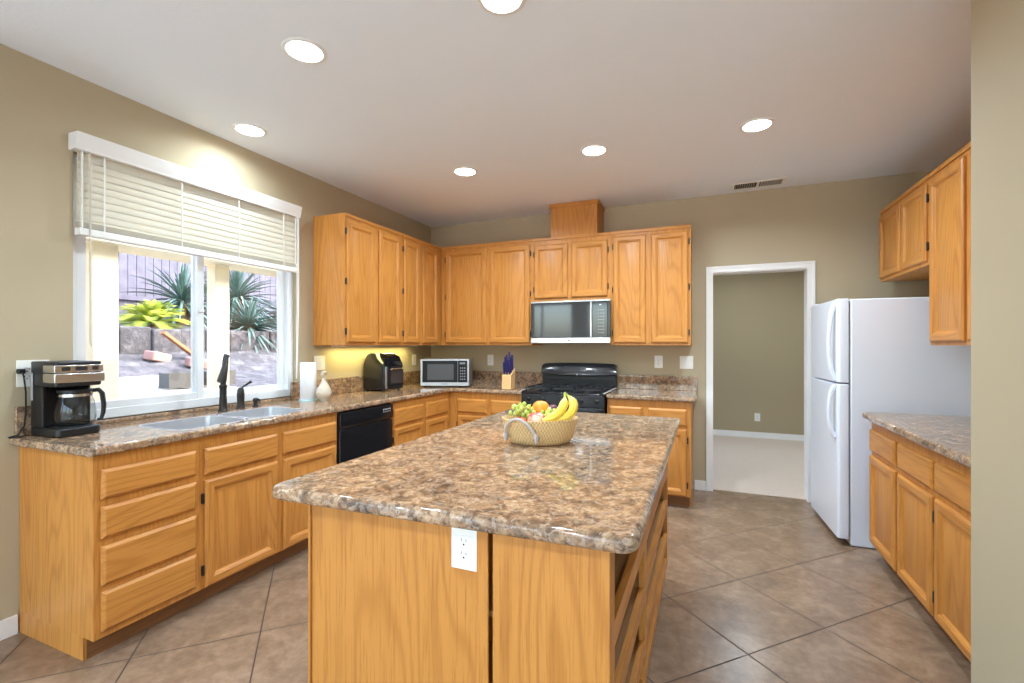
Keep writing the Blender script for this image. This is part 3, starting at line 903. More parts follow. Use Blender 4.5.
for k in range(3):
    for j in range(2): m.box(-1.09+k*.028, -1.075+k*.028, 4.5365+j*.0053, 4.5385+j*.0053, 1.082+j*.025, 1.092+j*.025)
sub(m.build('button', M_display, t, smooth=0), b)
sub(MB().lathe([(.0075, 0), (.0075, -.002)], (-1.187, 4.534, 1.045), 16, axis='y').build('badge', M_mark, t), b)
m = MB().box(RX0+.008, RX1-.008, 4.585, 4.62, .896, 1.045)
m.build('riser', M_blackm, t, bevel=.003)
m = MB().tube([(RX0+.05, 4.574, .992), (RX1-.05, 4.574, .992)], .006, 8)
for x in (-1.30, -1.07): m.tube([(x, 4.574, .992), (x, 4.588, .992)], .008, 8)
m.build('vent_rail', M_char, t)

# ------------------------------------------------------------------ over the range microwave
MX0, MX1, MYf, MZ0, MZ1 = -1.573, -.803, 4.252, 1.357, 1.758
t = thing('range_microwave', 'stainless and black glass microwave hung under the short cabinet above the range', 'microwave', ((MX0+MX1)/2, 4.45, MZ0))
MB().box(MX0+.006, MX1-.006, MYf+.026, YB-.003, MZ0+.004, MZ1-.001).build('body', M_blackm, t, bevel=.002)
dr = MB().box(MX0, -.975, MYf, MYf+.025, MZ0+.052, MZ1-.018).build('door', M_screen, t, bevel=.003)
MB().box(MX0, MX1, MYf-.004, MYf+.025, MZ1-.017, MZ1).build('top_strip', M_steel, t, bevel=.002)
MB().box(MX0, MX1, MYf-.004, MYf+.025, MZ0, MZ0+.051).build('bottom_strip', M_steel, t, bevel=.003)
cp = MB().box(-.971, MX1-.03, MYf, MYf+.025, MZ0+.052, MZ1-.018).build('control_panel', M_screen, t, bevel=.002)
sub(MB().box(-.990, -.972, MYf-.010, MYf+.002, MZ0+.052, MZ1-.018).build('handle', M_steel, t, bevel=.004), dr)
m = MB()
for k in range(8):
    for j in range(3): m.box(-.915+j*.022, -.907+j*.022, MYf-.0006, MYf, 1.45+k*.030, 1.454+k*.030)
m.box(-.905, -.885, MYf-.0006, MYf, 1.705, 1.715)
sub(m.build('button_marks', M_mark, t, smooth=0), cp)
MB().lathe([(.008, 0), (.008, -.0015)], (-1.19, MYf-.004, MZ0+.026), 14, axis='y').build('badge', M_display, t)
MB().box(MX1-.028, MX1-.001, MYf, MYf+.025, MZ0+.052, MZ1-.018).build('side_trim', M_black, t)

# ------------------------------------------------------------------ refrigerator (turned three degrees)
fr = thing('refrigerator', 'white top freezer refrigerator standing between the doorway and the right cabinets', 'refrigerator', (.886, 3.715, 0), rot=R(3), local=True)
FWd, FDp, FHt = .68, .73, 1.644
MB().box(.0, FDp, 0, FWd, .008, FHt).build('cabinet', M_fridge, fr, bevel=.006)
MB().box(.01, FDp-.02, .01, FWd-.01, .0, .0075).build('base_grille', M_gasket, fr)
MB().box(-.012, -.0005, .012, FWd-.012, .075, FHt-.012).build('gasket', M_gasket, fr)
for z0, z1, nm in ((1.088, FHt+.004, 'freezer_door'), (.048, 1.078, 'fridge_door')):
    pl = roundpoly([(-.075, 0, .018), (-.012, 0, .004), (-.012, FWd, .004), (-.075, FWd, .018)], 5)
    d = MB().prism(pl, 'z', z0, z1).build(nm, M_fridge, fr, bevel=.005)
    hz0, hz1 = (z0+.015, z1-.03) if nm == 'freezer_door' else (z1-.36, z1-.012)
    m = MB()
    y = .048
    pts = []
    for k in range(13):
        s = k/12; zz = hz0+(hz1-hz0)*s
        pts.append((-.078-.035*math.sin(PI*s)**.6, y, zz))
    m.tube(pts, [.013+.003*abs(k-6)/6 for k in range(13)], 10)
    sub(m.build('handle', M_fridge, fr), d)
MB().box(-.06, .03, FWd-.07, FWd-.01, FHt+.004, FHt+.018).build('hinge_cover', M_fridge, fr, bevel=.005)
for y in (.04, FWd-.06): MB().cyl((.03, y, .0), .012, .0078, 12).build('foot', M_gasket, fr)

# ------------------------------------------------------------------ coffee maker
t = thing('coffee_maker', 'black and steel drip coffee maker with glass carafe at the left worktop end', 'coffee maker', (-2.83, 1.24, ZC))
CX0, CX1, CY0, CY1 = -2.935, -2.712, 1.150, 1.333
MB().prism(roundpoly([(CX0, CY0, .012), (CX1, CY0+.004, .03), (CX1, CY1-.004, .03), (CX0, CY1, .012)]), 'z', ZC+.002, ZC+.040).build('base', M_blackm, t, bevel=.006)
MB().prism(roundpoly([(CX0, CY0, .012), (CX0+.110, CY0, .004), (CX0+.110, CY0+.012, .003), (CX0+.075, CY0+.02, .004), (CX0+.075, CY1-.02, .004), (CX0+.110, CY1-.012, .003), (CX0+.110, CY1, .004), (CX0, CY1, .012)], 3), 'z', ZC+.041, 1.145).build('back_column', M_blackm, t, bevel=.003)
MB().prism(roundpoly([(CX0, CY0, .015), (CX1-.008, CY0, .02), (CX1-.008, CY1, .02), (CX0, CY1, .015)]), 'z', 1.1455, 1.262).build('brew_head', M_blackm, t, bevel=.006)
m = MB().box(CX1-.105, CX1-.003, CY0-.003, CY1+.006, 1.164, 1.208)
band = m.build('steel_band', M_steel, t, bevel=.004)
pp = MB().box(CX1-.105, CX1-.006, CY0-.002, CY1+.002, 1.211, 1.246).build('control_panel', M_steel, t, bevel=.003)
for y0, y1 in ((CY0+.025, CY0+.055), (CY0+.075, CY0+.12), (CY0+.14, CY0+.163)):
    sub(MB().box(CX1-.0065, CX1-.0035, y0, y1, 1.220, 1.238).build('button', M_dark, t, bevel=.001), pp)
MB().box(CX0+.012, CX0+.032, CY0-.004, CY0-.0002, 1.08, 1.21).build('water_gauge', plain('smoky gauge', (.35, .35, .36), .2), t, bevel=.002)
cc = (CX1-.075, (CY0+CY1)/2+.012, ZC+.044)
m = MB().lathe([(.058, 0), (.070, .008), (.078, .035), (.078, .065), (.072, .105), (.062, .140), (.060, .155)], cc, 28)
cf = m.build('carafe', M_carafe, t, smooth=60)
sub(MB().lathe([(.0605, .1555), (.064, .157), (.064, .168), (.040, .178), (.012, .180)], cc, 28).build('lid', M_blackm, t), cf)
sub(MB().lathe([(.0625, .138), (.0655, .138), (.0645, .150), (.0615, .150)], cc, 28).build('collar', M_steel, t), cf)
a = R(62)
hp = [(.060, .160), (.085, .163), (.098, .145), (.104, .09), (.102, .05), (.094, .02), (.080, .018)]
sub(MB().tube([(cc[0]+r*math.cos(a), cc[1]+r*math.sin(a), cc[2]+z) for r, z in hp], [.010, .011, .011, .010, .009, .008, .006], 8).build('handle', M_blackm, t), cf)
MB().lathe([(.066, 0), (.066, .0025)], (cc[0], cc[1], ZC+.0405), 24).build('warming_plate', M_iron, t)
t = thing('power_cord', 'black power cord hanging from the outlet beside the coffee maker', 'cord', (XW+.02, 1.15, 1.2))
MB().box(XW+.0068, XW+.034, 1.110, 1.135, 1.205, 1.228).build('plug', M_blackm, t, bevel=.004)
MB().tube([(XW+.034, 1.122, 1.215), (XW+.048, 1.122, 1.19), (XW+.045, 1.130, 1.12), (XW+.040, 1.132, 1.03), (XW+.035, 1.128, .96), (XW+.040, 1.105, .925), (XW+.055, 1.068, .920), (XW+.075, 1.062, .921), (XW+.080, 1.10, .920), (XW+.05, 1.128, .921), (XW+.026, 1.133, .923)], .0035, 8).build('cable', M_blackm, t)

# ------------------------------------------------------------------ paper towels and figurine
t = thing('paper_towel_roll', 'white paper towel roll standing upright beside the window', 'paper towel', (-2.82, 2.70, ZC))
MB().lathe([(.066, 0), (.066, .008), (.060, .010)], (-2.82, 2.70, ZC+.001), 28).build('holder_base', plain('pale blue plastic', lin(190, 225, 232), .3), t)
m = MB().lathe([(.056, 0), (.058, .003), (.058, .276), (.056, .279), (.021, .279), (.019, .270), (.019, .01)], (-2.82, 2.70, ZC+.0125), 36)
m.build('roll', M_towel, t)
MB().lathe([(.008, 0), (.008, .265), (.006, .272), (.002, .274)], (-2.82, 2.70, ZC+.012), 12).build('holder_rod', M_white, t)
t = thing('figurine', 'small cream ceramic bird figurine in front of the paper towel roll', 'figurine', (-2.700, 2.735, ZC))
q = (-2.700, 2.735)
MB().lathe([(.034, 0), (.038, .01), (.042, .02), (.056, .035), (.062, .06), (.055, .09), (.036, .118), (.020, .14), (.015, .16), (.012, .18)], (q[0], q[1], ZC+.001), 20, sx=.8, sy=1.0).build('body', M_ceramic, t, smooth=60)
MB().tube([(q[0], q[1], 1.085), (q[0]+.002, q[1]-.012, 1.112), (q[0]+.004, q[1]-.004, 1.130), (q[0]+.004, q[1]+.012, 1.128), (q[0]+.006, q[1]+.028, 1.118)], [.012, .013, .016, .012, .004], 10).build('head', M_ceramic, t)
MB().ball((q[0]+.022, q[1]+.005, .98), .03, sx=.5, sy=1.1, sz=1.2).build('wing', M_ceramic, t)
MB().tube([(q[0]-.005, q[1]-.03, .945), (q[0], q[1]-.052, .965), (q[0], q[1]-.062, .985)], [.02, .014, .005], 8).build('tail', M_ceramic, t)

# ------------------------------------------------------------------ air fryer oven
_r = random.Random(4)
for ch in t.children:
    for v in ch.data.vertices: v.co += Vector((_r.uniform(-1, 1), _r.uniform(-1, 1), _r.uniform(-.5, .5)))*.0034
t = thing('air_fryer', 'black air fryer oven with sloped top and glass door on the left worktop', 'air fryer', (-2.80, 3.60, ZC))
AX0, AX1, AY0, AY1 = -2.935, -2.690, 3.445, 3.735
vs = []; fs = []
def sect(x, ins, zt):
    return [(x, AY0+ins, ZC+.014), (x, AY1-ins, ZC+.014), (x, AY1-ins, 1.155), (x, AY1-ins-.035, 1.225), (x, AY1-ins-.06, zt), (x, AY0+ins+.06, zt), (x, AY0+ins+.035, 1.225), (x, AY0+ins, 1.155)]
ss = [sect(AX0, .012, 1.25), sect(AX0+.04, 0, 1.262), sect(AX1-.06, 0, 1.262), sect(AX1-.012, 0, 1.235), sect(AX1, .006, 1.20)]
for s_ in ss: vs += s_
# front slopes back at the top
for i in range(4*8, 5*8):
    x, y, z = vs[i]
    if z > 1.16: vs[i] = (x-.02, y, min(z, 1.225))
for i in range(4):
    for k in range(8): fs.append((i*8+k, i*8+(k+1) % 8, (i+1)*8+(k+1) % 8, (i+1)*8+k))
fs.append(tuple(range(8))); fs.append(tuple(range(32, 40))[::-1])
MB().add(vs, fs).build('housing', M_black, t, bevel=.005, smooth=30)
d = MB().box(AX1+.0005, AX1+.012, AY0+.05, AY1-.012, ZC+.045, 1.135).build('door', M_blackm, t, bevel=.004)
sub(MB().box(AX1+.0122, AX1+.0135, AY0+.085, AY1-.03, ZC+.07, 1.10).build('door_window', plain('smoky brown glass', (.07, .05, .045), .08), t), d)
sub(MB().tube([(AX1+.012, AY0+.075, 1.115), (AX1+.032, AY0+.075, 1.118), (AX1+.032, AY1-.05, 1.118), (AX1+.012, AY1-.05, 1.115)], .0055, 8).build('handle', M_steel, t), d)
MB().box(AX1+.0005, AX1+.006, AY0+.012, AY0+.042, ZC+.03, 1.14).build('side_trim', M_steel2, t, bevel=.002)
for x in (AX0+.03, AX1-.03):
    for y in (AY0+.03, AY1-.03): MB().cyl((x, y, ZC+.0005), .012, .0134, 10).build('foot', M_blackm, t)

# ------------------------------------------------------------------ countertop microwave, turned to face the room
mw = thing('countertop_microwave', 'silver framed countertop microwave in the corner of the worktop', 'microwave', (-2.653, 3.972, ZC), rot=R(22.6), local=True)
MB().box(0, .49, .022, .355, .012, .283).build('body', M_steel2, mw, bevel=.004)
MB().box(0, .49, 0, .0215, .012, .283).build('front_frame', M_steel2, mw, bevel=.004)
d = MB().box(.020, .375, -.006, -.0005, .050, .268).build('door', M_blackp, mw, bevel=.002)
sub(MB().box(.07, .335, -.0075, -.0062, .075, .232).build('window', plain('grey mesh glass', (.05, .05, .052), .35), mw), d)
cp = MB().box(.378, .472, -.006, -.0005, .050, .268).build('control_panel', M_blackp, mw, bevel=.002)
m = MB()
for k in range(5):
    for j in range(3): m.box(.40+j*.02, .412+j*.02, -.0072, -.0062, .075+k*.028, .088+k*.028)
m.box(.395, .45, -.0072, -.0062, .232, .250)
sub(m.build('button_marks', plain('dim grey mark', (.2, .21, .22), .4), mw, smooth=0), cp)
MB().box(.21, .27, -.002, -.0003, .03, .038).build('badge', M_gasket, mw)
for x in (.04, .45):
    for y in (.04, .32): MB().cyl((x, y, .0005), .012, .0112, 10).build('foot', M_blackm, mw)

# ------------------------------------------------------------------ knife block
t = thing('knife_block', 'pale wooden knife block with blue handled knives, left of the range', 'knife block', (-1.75, 4.12, ZC))
MB().add([(-1.806, 4.075, ZC+.001), (-1.712, 4.075, ZC+.001), (-1.712, 4.18, ZC+.001), (-1.806, 4.18, ZC+.001),
          (-1.806, 4.085, 1.05), (-1.712, 4.085, 1.05), (-1.712, 4.195, 1.11), (-1.806, 4.195, 1.11)],
         [(0,3,2,1),(4,5,6,7),(0,1,5,4),(1,2,6,5),(2,3,7,6),(3,0,4,7)]).build('block', M_blockw, t, bevel=.004)
for i in range(3):
    for j in range(3):
        x = -1.787+i*.028; y = 4.10+j*.036; z0 = 1.052+(y-4.085)*.54
        h = .115+.03*((i+j) % 2) + (.03 if j == 2 else 0)
        m = MB().tube([(x, y, z0-.003), (x, y-.006, z0+.02), (x+.002, y-.018, z0+h*.6), (x+.004, y-.026, z0+h)], [.008, .010, .011, .009], 8)
        m.build('knife_handle', M_blue, t)

# ------------------------------------------------------------------ fruit basket and fruit
bx_, by_ = -.672, 1.930
bz = .9165
t = thing('fruit_basket', 'oval woven seagrass basket with grey rope handles on the island', 'basket', (bx_, by_, bz), rot=R(22.6), local=True)
prof = [(.118, .0), (.132, .004), (.142, .02), (.153, .05), (.160, .08), (.166, .100), (.167, .106), (.161, .107), (.155, .098), (.148, .06), (.136, .022), (.10, .016)]
MB().lathe(prof, (0, 0, 0), 64, sy=.76).build('bowl', M_weave, t, smooth=60)
for cxh, s in ((-.075, -1), (.075, 1)):
    pass
def ell(ang, r=.165, z=.1): return (r*math.cos(ang), .76*r*math.sin(ang), z)
for a0, a1, dip in ((R(-152), R(-98), 1), (R(28), R(82), 1)):
    p0, p1 = ell(a0, .158, .045), ell(a1, .158, .045)
    pts = []
    for k in range(13):
        s = k/12; an = a0+(a1-a0)*s
        rr = .172 if .02 < s < .98 else .163
        z = .045+.070*math.sin(PI*s)**.75
        x, y, _ = ell(an, rr+.006)
        pts.append((x, y, z))
    m = MB().tube(pts, .006, 10)
    for e in (0, -1):
        x, y, z = pts[e]
        m.tube([(x, y, z+.008), (x, y, z-.004), (x*.99, y*.99, z-.03)], [.008, .012, .004], 8)
    m.build('handle', M_rope, t)
ca, sa = math.cos(R(22.6)), math.sin(R(22.6))
def bl_(x, y, z): return (bx_+x*ca-y*sa, by_+x*sa+y*ca, bz+z)
def topo(m, name, mat, label, cat, c, group=None, mats=None):
    o = m.build(name, mats or mat, loc=c); return tag(o, label, cat, group)
# orange
c = bl_(0.006, .035, .138)
t = thing('orange', 'whole orange on top of the fruit in the basket', 'orange', c)
MB().ball(c, .040, 24, 14, sz=.95, dent=.12).build('peel', M_orange, t, smooth=80)
MB().lathe([(.004, 0), (.003, .003)], (c[0], c[1], c[2]+.030), 8).build('stem_button', M_bstem, t)
def apple(c, r, mat, label, tilt=0):
    t = thing('apple', label, 'apple', c)
    prof = [(.02, -.78), (.3, -.86), (.62, -.78), (.88, -.45), (1.0, .0), (.98, .35), (.82, .68), (.5, .86), (.22, .80), (.06, .62)]
    MB().lathe([(a*r, b*r) for a, b in prof], c, 24).build('skin', mat, t, smooth=80)
    MB().tube([(c[0], c[1], c[2]+.6*r), (c[0]+.002, c[1], c[2]+r*.9), (c[0]+.006, c[1], c[2]+r*1.1)], .0015, 6).build('stem', M_bark, t)
    return t
apple(bl_(-.018, -.055, .098), .040, M_apple, 'large red and white apple at the front of the basket')
apple(bl_(-.090, -.040, .084), .032, M_apple2, 'smaller red apple at the left end of the basket')
def grapes(label, cx, cy, cz, n, sp, seed):
    rr = random.Random(seed)
    c0 = bl_(cx, cy, cz)
    t = thing('grape_bunch', label, 'grapes', c0)
    m = MB()
    pts = []
    for k in range(n*60):
        if len(pts) >= n: break
        p = Vector((rr.uniform(-1, 1)*sp[0], rr.uniform(-1, 1)*sp[1], rr.uniform(-1, 1)*sp[2]))
        if (p.x/sp[0])**2+(p.y/sp[1])**2+(p.z/sp[2])**2 > 1: continue
        if all((p-q).length > .0165 for q in pts): pts.append(p)
    for p in pts:
        m.ball(bl_(cx+p.x, cy+p.y, cz+p.z), .0105, 10, 8, sz=1.15)
    m.build('berries', M_grape, t, smooth=80)
    MB().tube([bl_(cx-sp[0]*.6, cy, cz), bl_(cx, cy, cz+.004), bl_(cx+sp[0]*.6, cy+.01, cz+sp[2]*.9)], .002, 6).build('stem', M_bstem, t)
grapes('bunch of green grapes at the left back of the basket', -.075, .018, .128, 34, (.062, .045, .036), 3)
grapes('few green grapes between the apple and the bananas', .040, -.018, .114, 22, (.036, .040, .032), 8)
for k, (x, y, z, lb) in enumerate(((.062, .068, .128, 'dark purple plum next to the orange in the basket'), (.095, .045, .122, 'dark purple plum behind the bananas in the basket'))):
    c = bl_(x, y, z)
    t = thing('plum', lb, 'plum', c)
    MB().ball(c, .026, 18, 12, dent=.12).build('skin', M_plum, t, smooth=80)
    MB().tube([(c[0], c[1], c[2]+.02), (c[0], c[1], c[2]+.03)], .0012, 6).build('stem', M_bark, t)
def banana(label, P):
    c = bl_(*P[0])
    t = thing('banana', label, 'banana', c)
    # cubic bezier
    pts = []; rs = []
    n = 18
    for k in range(n+1):
        s = k/n; q = [(1-s)**3, 3*s*(1-s)**2, 3*s*s*(1-s), s**3]
        p = [sum(q[i]*P[i][j] for i in range(4)) for j in range(3)]
        pts.append(bl_(*p))
        rs.append(.0195*min(1, .35+3.2*s, .25+(1-s)*4.5))
    m = MB().tube(pts, rs, 8); m.build('peel', M_banana, t, smooth=25)
    d = (Vector(pts[-1])-Vector(pts[-2])).normalized()
    e = Vector(pts[-1])
    MB().tube([tuple(e-d*.004), tuple(e+d*.012), tuple(e+d*.022)], [.0058, .0052, .0065], 8).build('stem', M_bstem, t)
banana('left banana leaning over the basket rim, its end low', [(.006, -.092, .108), (.062, -.090, .112), (.102, -.066, .150), (.106, -.030, .196)])
banana('right banana, outermost at the right end of the basket', [(.060, -.078, .104), (.128, -.070, .112), (.170, -.040, .160), (.122, -.012, .200)])

# ------------------------------------------------------------------ ceiling lights and vent
def can(x, y, label, power=None):
    t = thing('recessed_light', label, 'ceiling light', (x, y, HC-.0005), group='recessed ceiling lights')
    MB().lathe([(.098, -.0005), (.098, -.004), (.090, -.007), (.080, -.006), (.078, -.0005)], (x, y, HC), 36).build('trim_ring', M_white, t)
    MB().lathe([(.0775, -.001), (.074, -.0055), (.03, -.0065), (.002, -.0066)], (x, y, HC), 36).build('lens', M_lens, t)
    l = bpy.data.lights.new('lamp', 'AREA'); l.shape = 'DISK'; l.size = .15; l.energy = power or CAN_POWER
    l.color = (.74, .89, 1.0); l.spread = R(160)
    o = bpy.data.objects.new('lamp', l); C.objects.link(o); o.parent = t; o.location = (0, 0, -.012)
    return t
M_lens = plain('lit lens', (1, 1, 1), .5, emit=(1, .97, .92), es=12)
for x, y, lb, pw in ((-1.728, 1.633, 'recessed ceiling light, largest at upper left, above the sink counter side', 12), (-2.685, 2.10, 'recessed ceiling light close to the window wall', 6),
                 (-1.757, 3.255, 'recessed ceiling light near the left room corner, smallest of all', 18), (-.728, 3.25, 'recessed ceiling light in front of the vent box', 20),
                 (.292, 3.268, 'recessed ceiling light nearest the ceiling air vent', 22), (-.745, 1.68, 'recessed ceiling light cut by the top edge of the photo', 12)):
    can(x, y, lb, pw)
for x, y in ((-4.2, -2.8), (-4.2, -.9), (-2.4, -2.8), (-2.4, -.9), (-.6, -2.8), (-.6, -.9), (1.2, -2.8), (1.2, -.9)): can(x, y, 'added unseen fill light in the ceiling behind the camera', 15)  # unseen lamps added behind the camera to fill the kitchen
for x, y in ((.4, 6.4), (2.2, 6.4)): can(x, y, 'added unseen fill light in the ceiling of the carpeted room')  # two out-of-sight lamps added to brighten the next room
t = thing('ceiling_vent', 'white rectangular air vent in the ceiling near the doorway', 'air vent', (.405, 4.465, HC))
m = MB()
m.box(.20, .61, 4.375, 4.395, HC-.008, HC-.0005).box(.20, .61, 4.535, 4.555, HC-.008, HC-.0005)
m.box(.20, .225, 4.395, 4.535, HC-.008, HC-.0005).box(.585, .61, 4.395, 4.535, HC-.008, HC-.0005).box(.395, .415, 4.395, 4.535, HC-.008, HC-.0005)
m.build('frame', M_vent, t)
MB().box(.225, .585, 4.395, 4.535, HC-.0015, HC-.0005).build('duct_opening', M_dark, t)
m = MB()
for k in range(13): 
    x = .425+k*.0122
    m.add([(x, 4.396, HC-.007), (x+.002, 4.396, HC-.007), (x+.007, 4.396, HC-.002), (x+.005, 4.396, HC-.002), (x, 4.534, HC-.007), (x+.002, 4.534, HC-.007), (x+.007, 4.534, HC-.002), (x+.005, 4.534, HC-.002)],
          [(0,1,2,3),(7,6,5,4),(0,4,5,1),(1,5,6,2),(2,6,7,3),(3,7,4,0)])
for k in range(9):
    x = .235+k*.0175
    m.box(x, x+.0015, 4.396, 4.534, HC-.007, HC-.002)
m.build('louvres', M_vent, t)

# under cabinet lamp above the air fryer
t = thing('under_cabinet_light', 'slim lamp under the left wall cabinets above the air fryer', 'light', (-2.86, 3.6, 1.335))
MB().box(-2.90, -2.82, 3.02, 4.18, 1.322, 1.336).build('housing', M_white, t, bevel=.003)
l = bpy.data.lights.new('lamp', 'AREA'); l.shape = 'RECTANGLE'; l.size = .05; l.size_y = 1.1; l.energy = 4.5; l.color = (1, .88, .35)
o = bpy.data.objects.new('lamp', l); C.objects.link(o); o.parent = t; o.location = (0, 0, -.016)

# ------------------------------------------------------------------ outside
m = MB()
def terr(x, y):
    k = [(-3.2, -.12), (-4.9, -.12), (-5.0, .72), (-7.0, .92), (-7.8, 1.22), (-7.95, 1.58), (-9.2, 1.75), (-9.3, 1.95), (-14, 2.1), (-30, 2.3)]
    for (xa, za), (xb, zb) in zip(k, k[1:]):
        if xb <= x <= xa: return za+(zb-za)*(xa-x)/(xa-xb)
    return k[-1][1]
xs = [-3.2, -4.9, -5.0, -5.5, -6, -6.5, -7.0, -7.5, -8, -8.6, -9.2, -9.3, -10, -14, -30]
def grid(x_list, name, mat, seed, y0=-6, y1=22.2):
    m = MB(); r2 = random.Random(seed); ny = int((y1-y0)/.6)+1; yl = [y0+i*(y1-y0)/(ny-1) for i in range(ny)]
    vs = [(x, y, terr(x, y)+(r2.uniform(-.03, .03) if x < -5.2 and x not in (x_list[0], x_list[-1]) else 0)) for x in x_list for y in yl]
    n = len(yl); fs = [(i*n+j, (i+1)*n+j, (i+1)*n+j+1, i*n+j+1) for i in range(len(x_list)-1) for j in range(n-1)]
    m.add(vs, fs); o = m.build(name, mat, smooth=60); o['kind'] = 'structure'; return o
grid([-3.2, -4.0, -4.9, -5.0, -5.5, -6, -6.5, -7.0], 'ground_gravel', M_gravel, 1, -6, 4.2)
grid([-3.2, -4.0, -4.9, -5.0, -5.5, -6, -6.5, -7.0], 'ground_bank', M_soil, 3, 4.2, 22.2)
grid([-7.0, -7.4, -7.8, -7.95, -8.3, -8.6, -9.2, -9.3, -10, -14, -30], 'ground_slope', M_soil, 2)
struct(MB().box(-40, 40, -40, -4.2, -.3, -.1).box(3.7, 40, -4.2, 40, -.3, -.1).build('ground_bounce_paving', plain('pale bounce paving', lin(205,198,186), .9, noise=.1, nscale=3), smooth=0))  # unseen ground made pale to bounce light in through the rear windows

# fence
fn = thing('wooden_fence', 'weathered grey board fence at the top of the slope outside the window', 'fence', (-10.2, 6, 1.95))
m = MB(); y = 1.5
while y < 14:
    m.box(-10.22, -10.20, y, y+.14, 1.9, 3.6+rnd.uniform(-.03, .03)); y += .15
m.build('boards', M_fence, fn, smooth=0)
MB().box(-10.2, -10.15, 1.5, 14, 2.2, 2.29).box(-10.2, -10.15, 1.5, 14, 3.2, 3.29).build('rail', M_fence, fn, smooth=0)
for y in (2.5, 4.9, 7.3, 9.7, 12.1): MB().box(-10.15, -10.05, y, y+.1, 1.8, 3.5).build('post', M_fence, fn, smooth=0)

# plants
def fronds(name, label, cat, c, n, length, mat, droop, leaf, seed, w=.012, grp=None, elev=(10, 75)):
    rr = random.Random(seed)
    t = thing(name, label, cat, c, group=grp)
    m = MB()
    for k in range(n):
        az = rr.uniform(0, 2*PI); el = R(rr.uniform(*elev)); L = length*rr.uniform(.75, 1.1)
        d = Vector((math.cos(az)*math.cos(el), math.sin(az)*math.cos(el), math.sin(el)))
        side = Vector((-math.sin(az), math.cos(az), 0))
        pts = []
        for j in range(9):
            s = j/8
            p = Vector(c) + d*L*s + Vector((0, 0, -droop*L*s*s))
            pts.append(p)
        if leaf:
            m.tube([tuple(p) for p in pts], [.012*(1-s/9) for s in range(9)], 4)
            for j in range(1, 9):
                for f in (0, .33, .66):
                    if j == 8 and f: continue
                    p = pts[j] if f == 0 else pts[j].lerp(pts[j+1], f)
                    ll = leaf*(1-.6*abs((j+f)/8-.45))
                    tdir = (pts[min(j+1, 8)]-pts[j-1]).normalized()
                    for sgn in (-1, 1):
                        e = p + (side*sgn*.85+tdir*.55+Vector((0, 0, .15))).normalized()*ll
                        a_ = p+tdir*w; b_ = p-tdir*w; up = Vector((0, 0, .004))
                        m.add([tuple(a_+up), tuple(b_+up), tuple(e), tuple(a_-up), tuple(b_-up)], [(0, 1, 2), (3, 2, 4), (0, 2, 3), (1, 4, 2), (0, 3, 4, 1)])
        else:
            vs = []; fs = []
            for j, p in enumerate(pts):
                s = j/8; ww = w*math.sin(PI*min(.97, .18+.8*s)); th = .012*(1-s)+.002
                tl = Vector((0, 0, .35*ww))
                vs += [tuple(p+side*ww+tl), tuple(p-Vector((0, 0, th))), tuple(p-side*ww+tl), tuple(p+Vector((0, 0, .002)))]
            for j in range(8):
                for q in range(4): fs.append((j*4+q, j*4+(q+1) % 4, j*4+4+(q+1) % 4, j*4+4+q))
            fs += [(0, 1, 2, 3), (35, 34, 33, 32)]
            m.add(vs, fs)
    m.build('fronds', mat, t, smooth=0)
    MB().lathe([(.10, -.5), (.10, -.1), (.07, .02), (.03, .05)], c, 12).build('trunk', M_bark, t)
    return t
fronds('cycad', 'yellow green cycad with stiff feathery fronds, left of the window bar', 'plant', (-8.4, 4.78, 1.66), 100, .68, M_cycad, .45, .15, 5, w=.0028, elev=(5, 85))
for i, (c, n, L, lb) in enumerate((((-9.0, 5.65, 2.15), 140, 1.05, 'spiky blue green plant right behind the cycad'),
                                   ((-9.0, 6.75, 2.30), 150, 1.1, 'spiky plant at the upper left of the right window pane'),
                                   ((-8.15, 6.35, 1.68), 140, .85, 'dark spiky plant low in the middle of the right window pane'),
                                   ((-9.0, 8.2, 1.95), 120, 1.0, 'spiky plant at the far right of the slope'))):
    fronds('spiky_plant', lb, 'plant', c, n, L, M_agave, .30, 0, 20+i, w=.024, elev=(-40, 85))
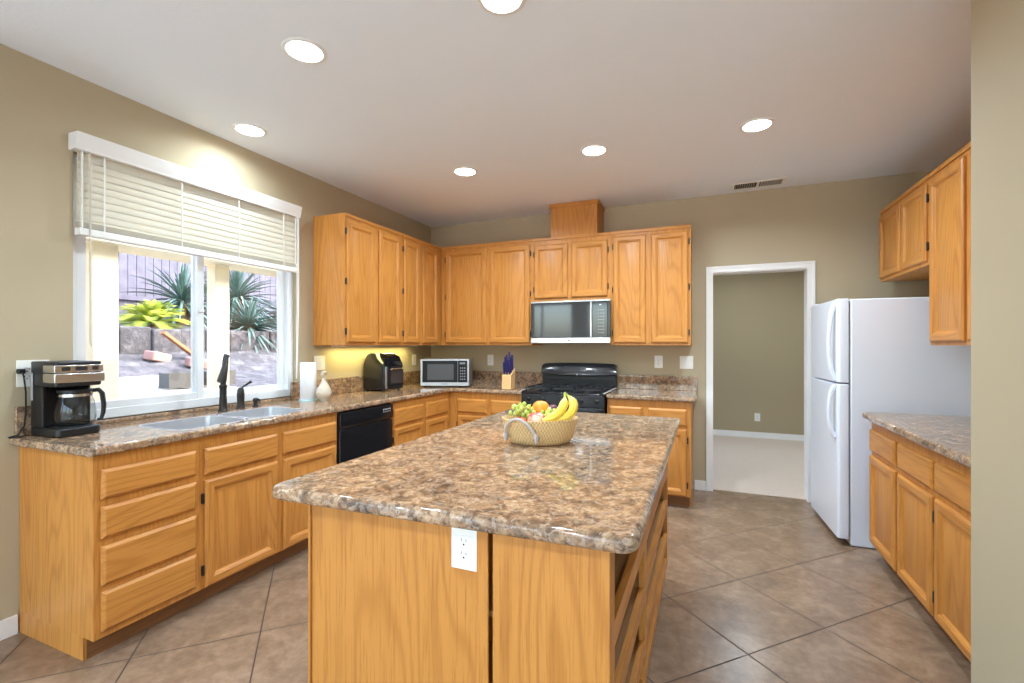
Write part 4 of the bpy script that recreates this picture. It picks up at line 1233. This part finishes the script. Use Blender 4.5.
# retaining stones, brick pieces, log
m = MB()
for k in range(26):
    y = 1.5+k*.42
    m.box(-8.0, -7.78+rnd.uniform(-.03, .03), y, y+.41, 1.0, 1.60+rnd.uniform(-.02, .02))
struct(m.build('trim_retaining_edge', ground('dark retaining stones', [(.3, lin(44,42,42)), (.5, lin(70,67,68)), (.7, lin(110,106,104))], 8.0), bevel=.02))
for (x, y, z, rz, lb) in ((-7.5, 4.35, 1.16, .3, 'reddish stone lying on the slope under the cycad'), (-7.2, 4.75, 1.06, -.2, 'reddish stone lying lower, right of the plank')):
    t = tag(MB().box(-.16, .16, -.09, .09, -.07, .07).build('stone', M_brick, bevel=.02), lb, 'stone')
    t.location = (x, y, z); t.rotation_euler = (.1, .2, rz+PI/2)
t = tag(MB().box(-.05, .05, -.45, .45, -.02, .02).build('plank', plain('orange wood', lin(150,98,60), .8)), 'weathered brown plank leaning on the slope', 'plank')
t.location = (-7.45, 4.75, 1.25); t.rotation_euler = (R(-38), 0, R(0))
for k, (y, z) in enumerate(((3.55, .78), (4.0, .78))):
    t = thing('concrete_block', 'grey hollow concrete block on the gravel, %s one' % ('left' if k == 0 else 'right'), 'concrete block', (-6.0, y, .82), group='concrete blocks')
    m = MB(); x0 = -6.1
    m.box(x0, x0+.03, y, y+.4, .82, 1.0).box(x0+.17, x0+.2, y, y+.4, .82, 1.0)
    for yy in (y, y+.185, y+.37): m.box(x0+.03, x0+.17, yy, yy+.03, .82, 1.0)
    m.build('block', M_block, t, smooth=0)

# patio cover: posts, beam, rafters, roof
pc = thing('patio_cover', 'cream painted patio cover with square posts outside the window', 'patio cover', (-4.2, 2.2, -.12))
MB().box(-4.32, -4.12, 1.955, 2.12, -.12, 2.30).build('post', M_cream, pc, bevel=.006)
MB().box(-4.35, -4.09, 1.93, 2.145, -.12, .06).build('post_base', M_cream, pc, bevel=.006)
MB().box(-4.32, -4.20, 2.93, 3.07, -.12, 2.30).build('post', M_cream, pc, bevel=.006)
MB().box(-4.40, -4.02, .45, 4.3, 2.09, 2.32).build('beam', M_cream, pc, bevel=.004)
for k in range(7):
    y = .5+k*.6
    MB().box(-4.9, -3.125, y, y+.05, 2.33, 2.45).build('rafter', M_cream, pc, smooth=0)
MB().box(-5.0, -4.42, .45, 4.5, 2.455, 2.48).build('roof_deck', M_cream, pc, smooth=0)
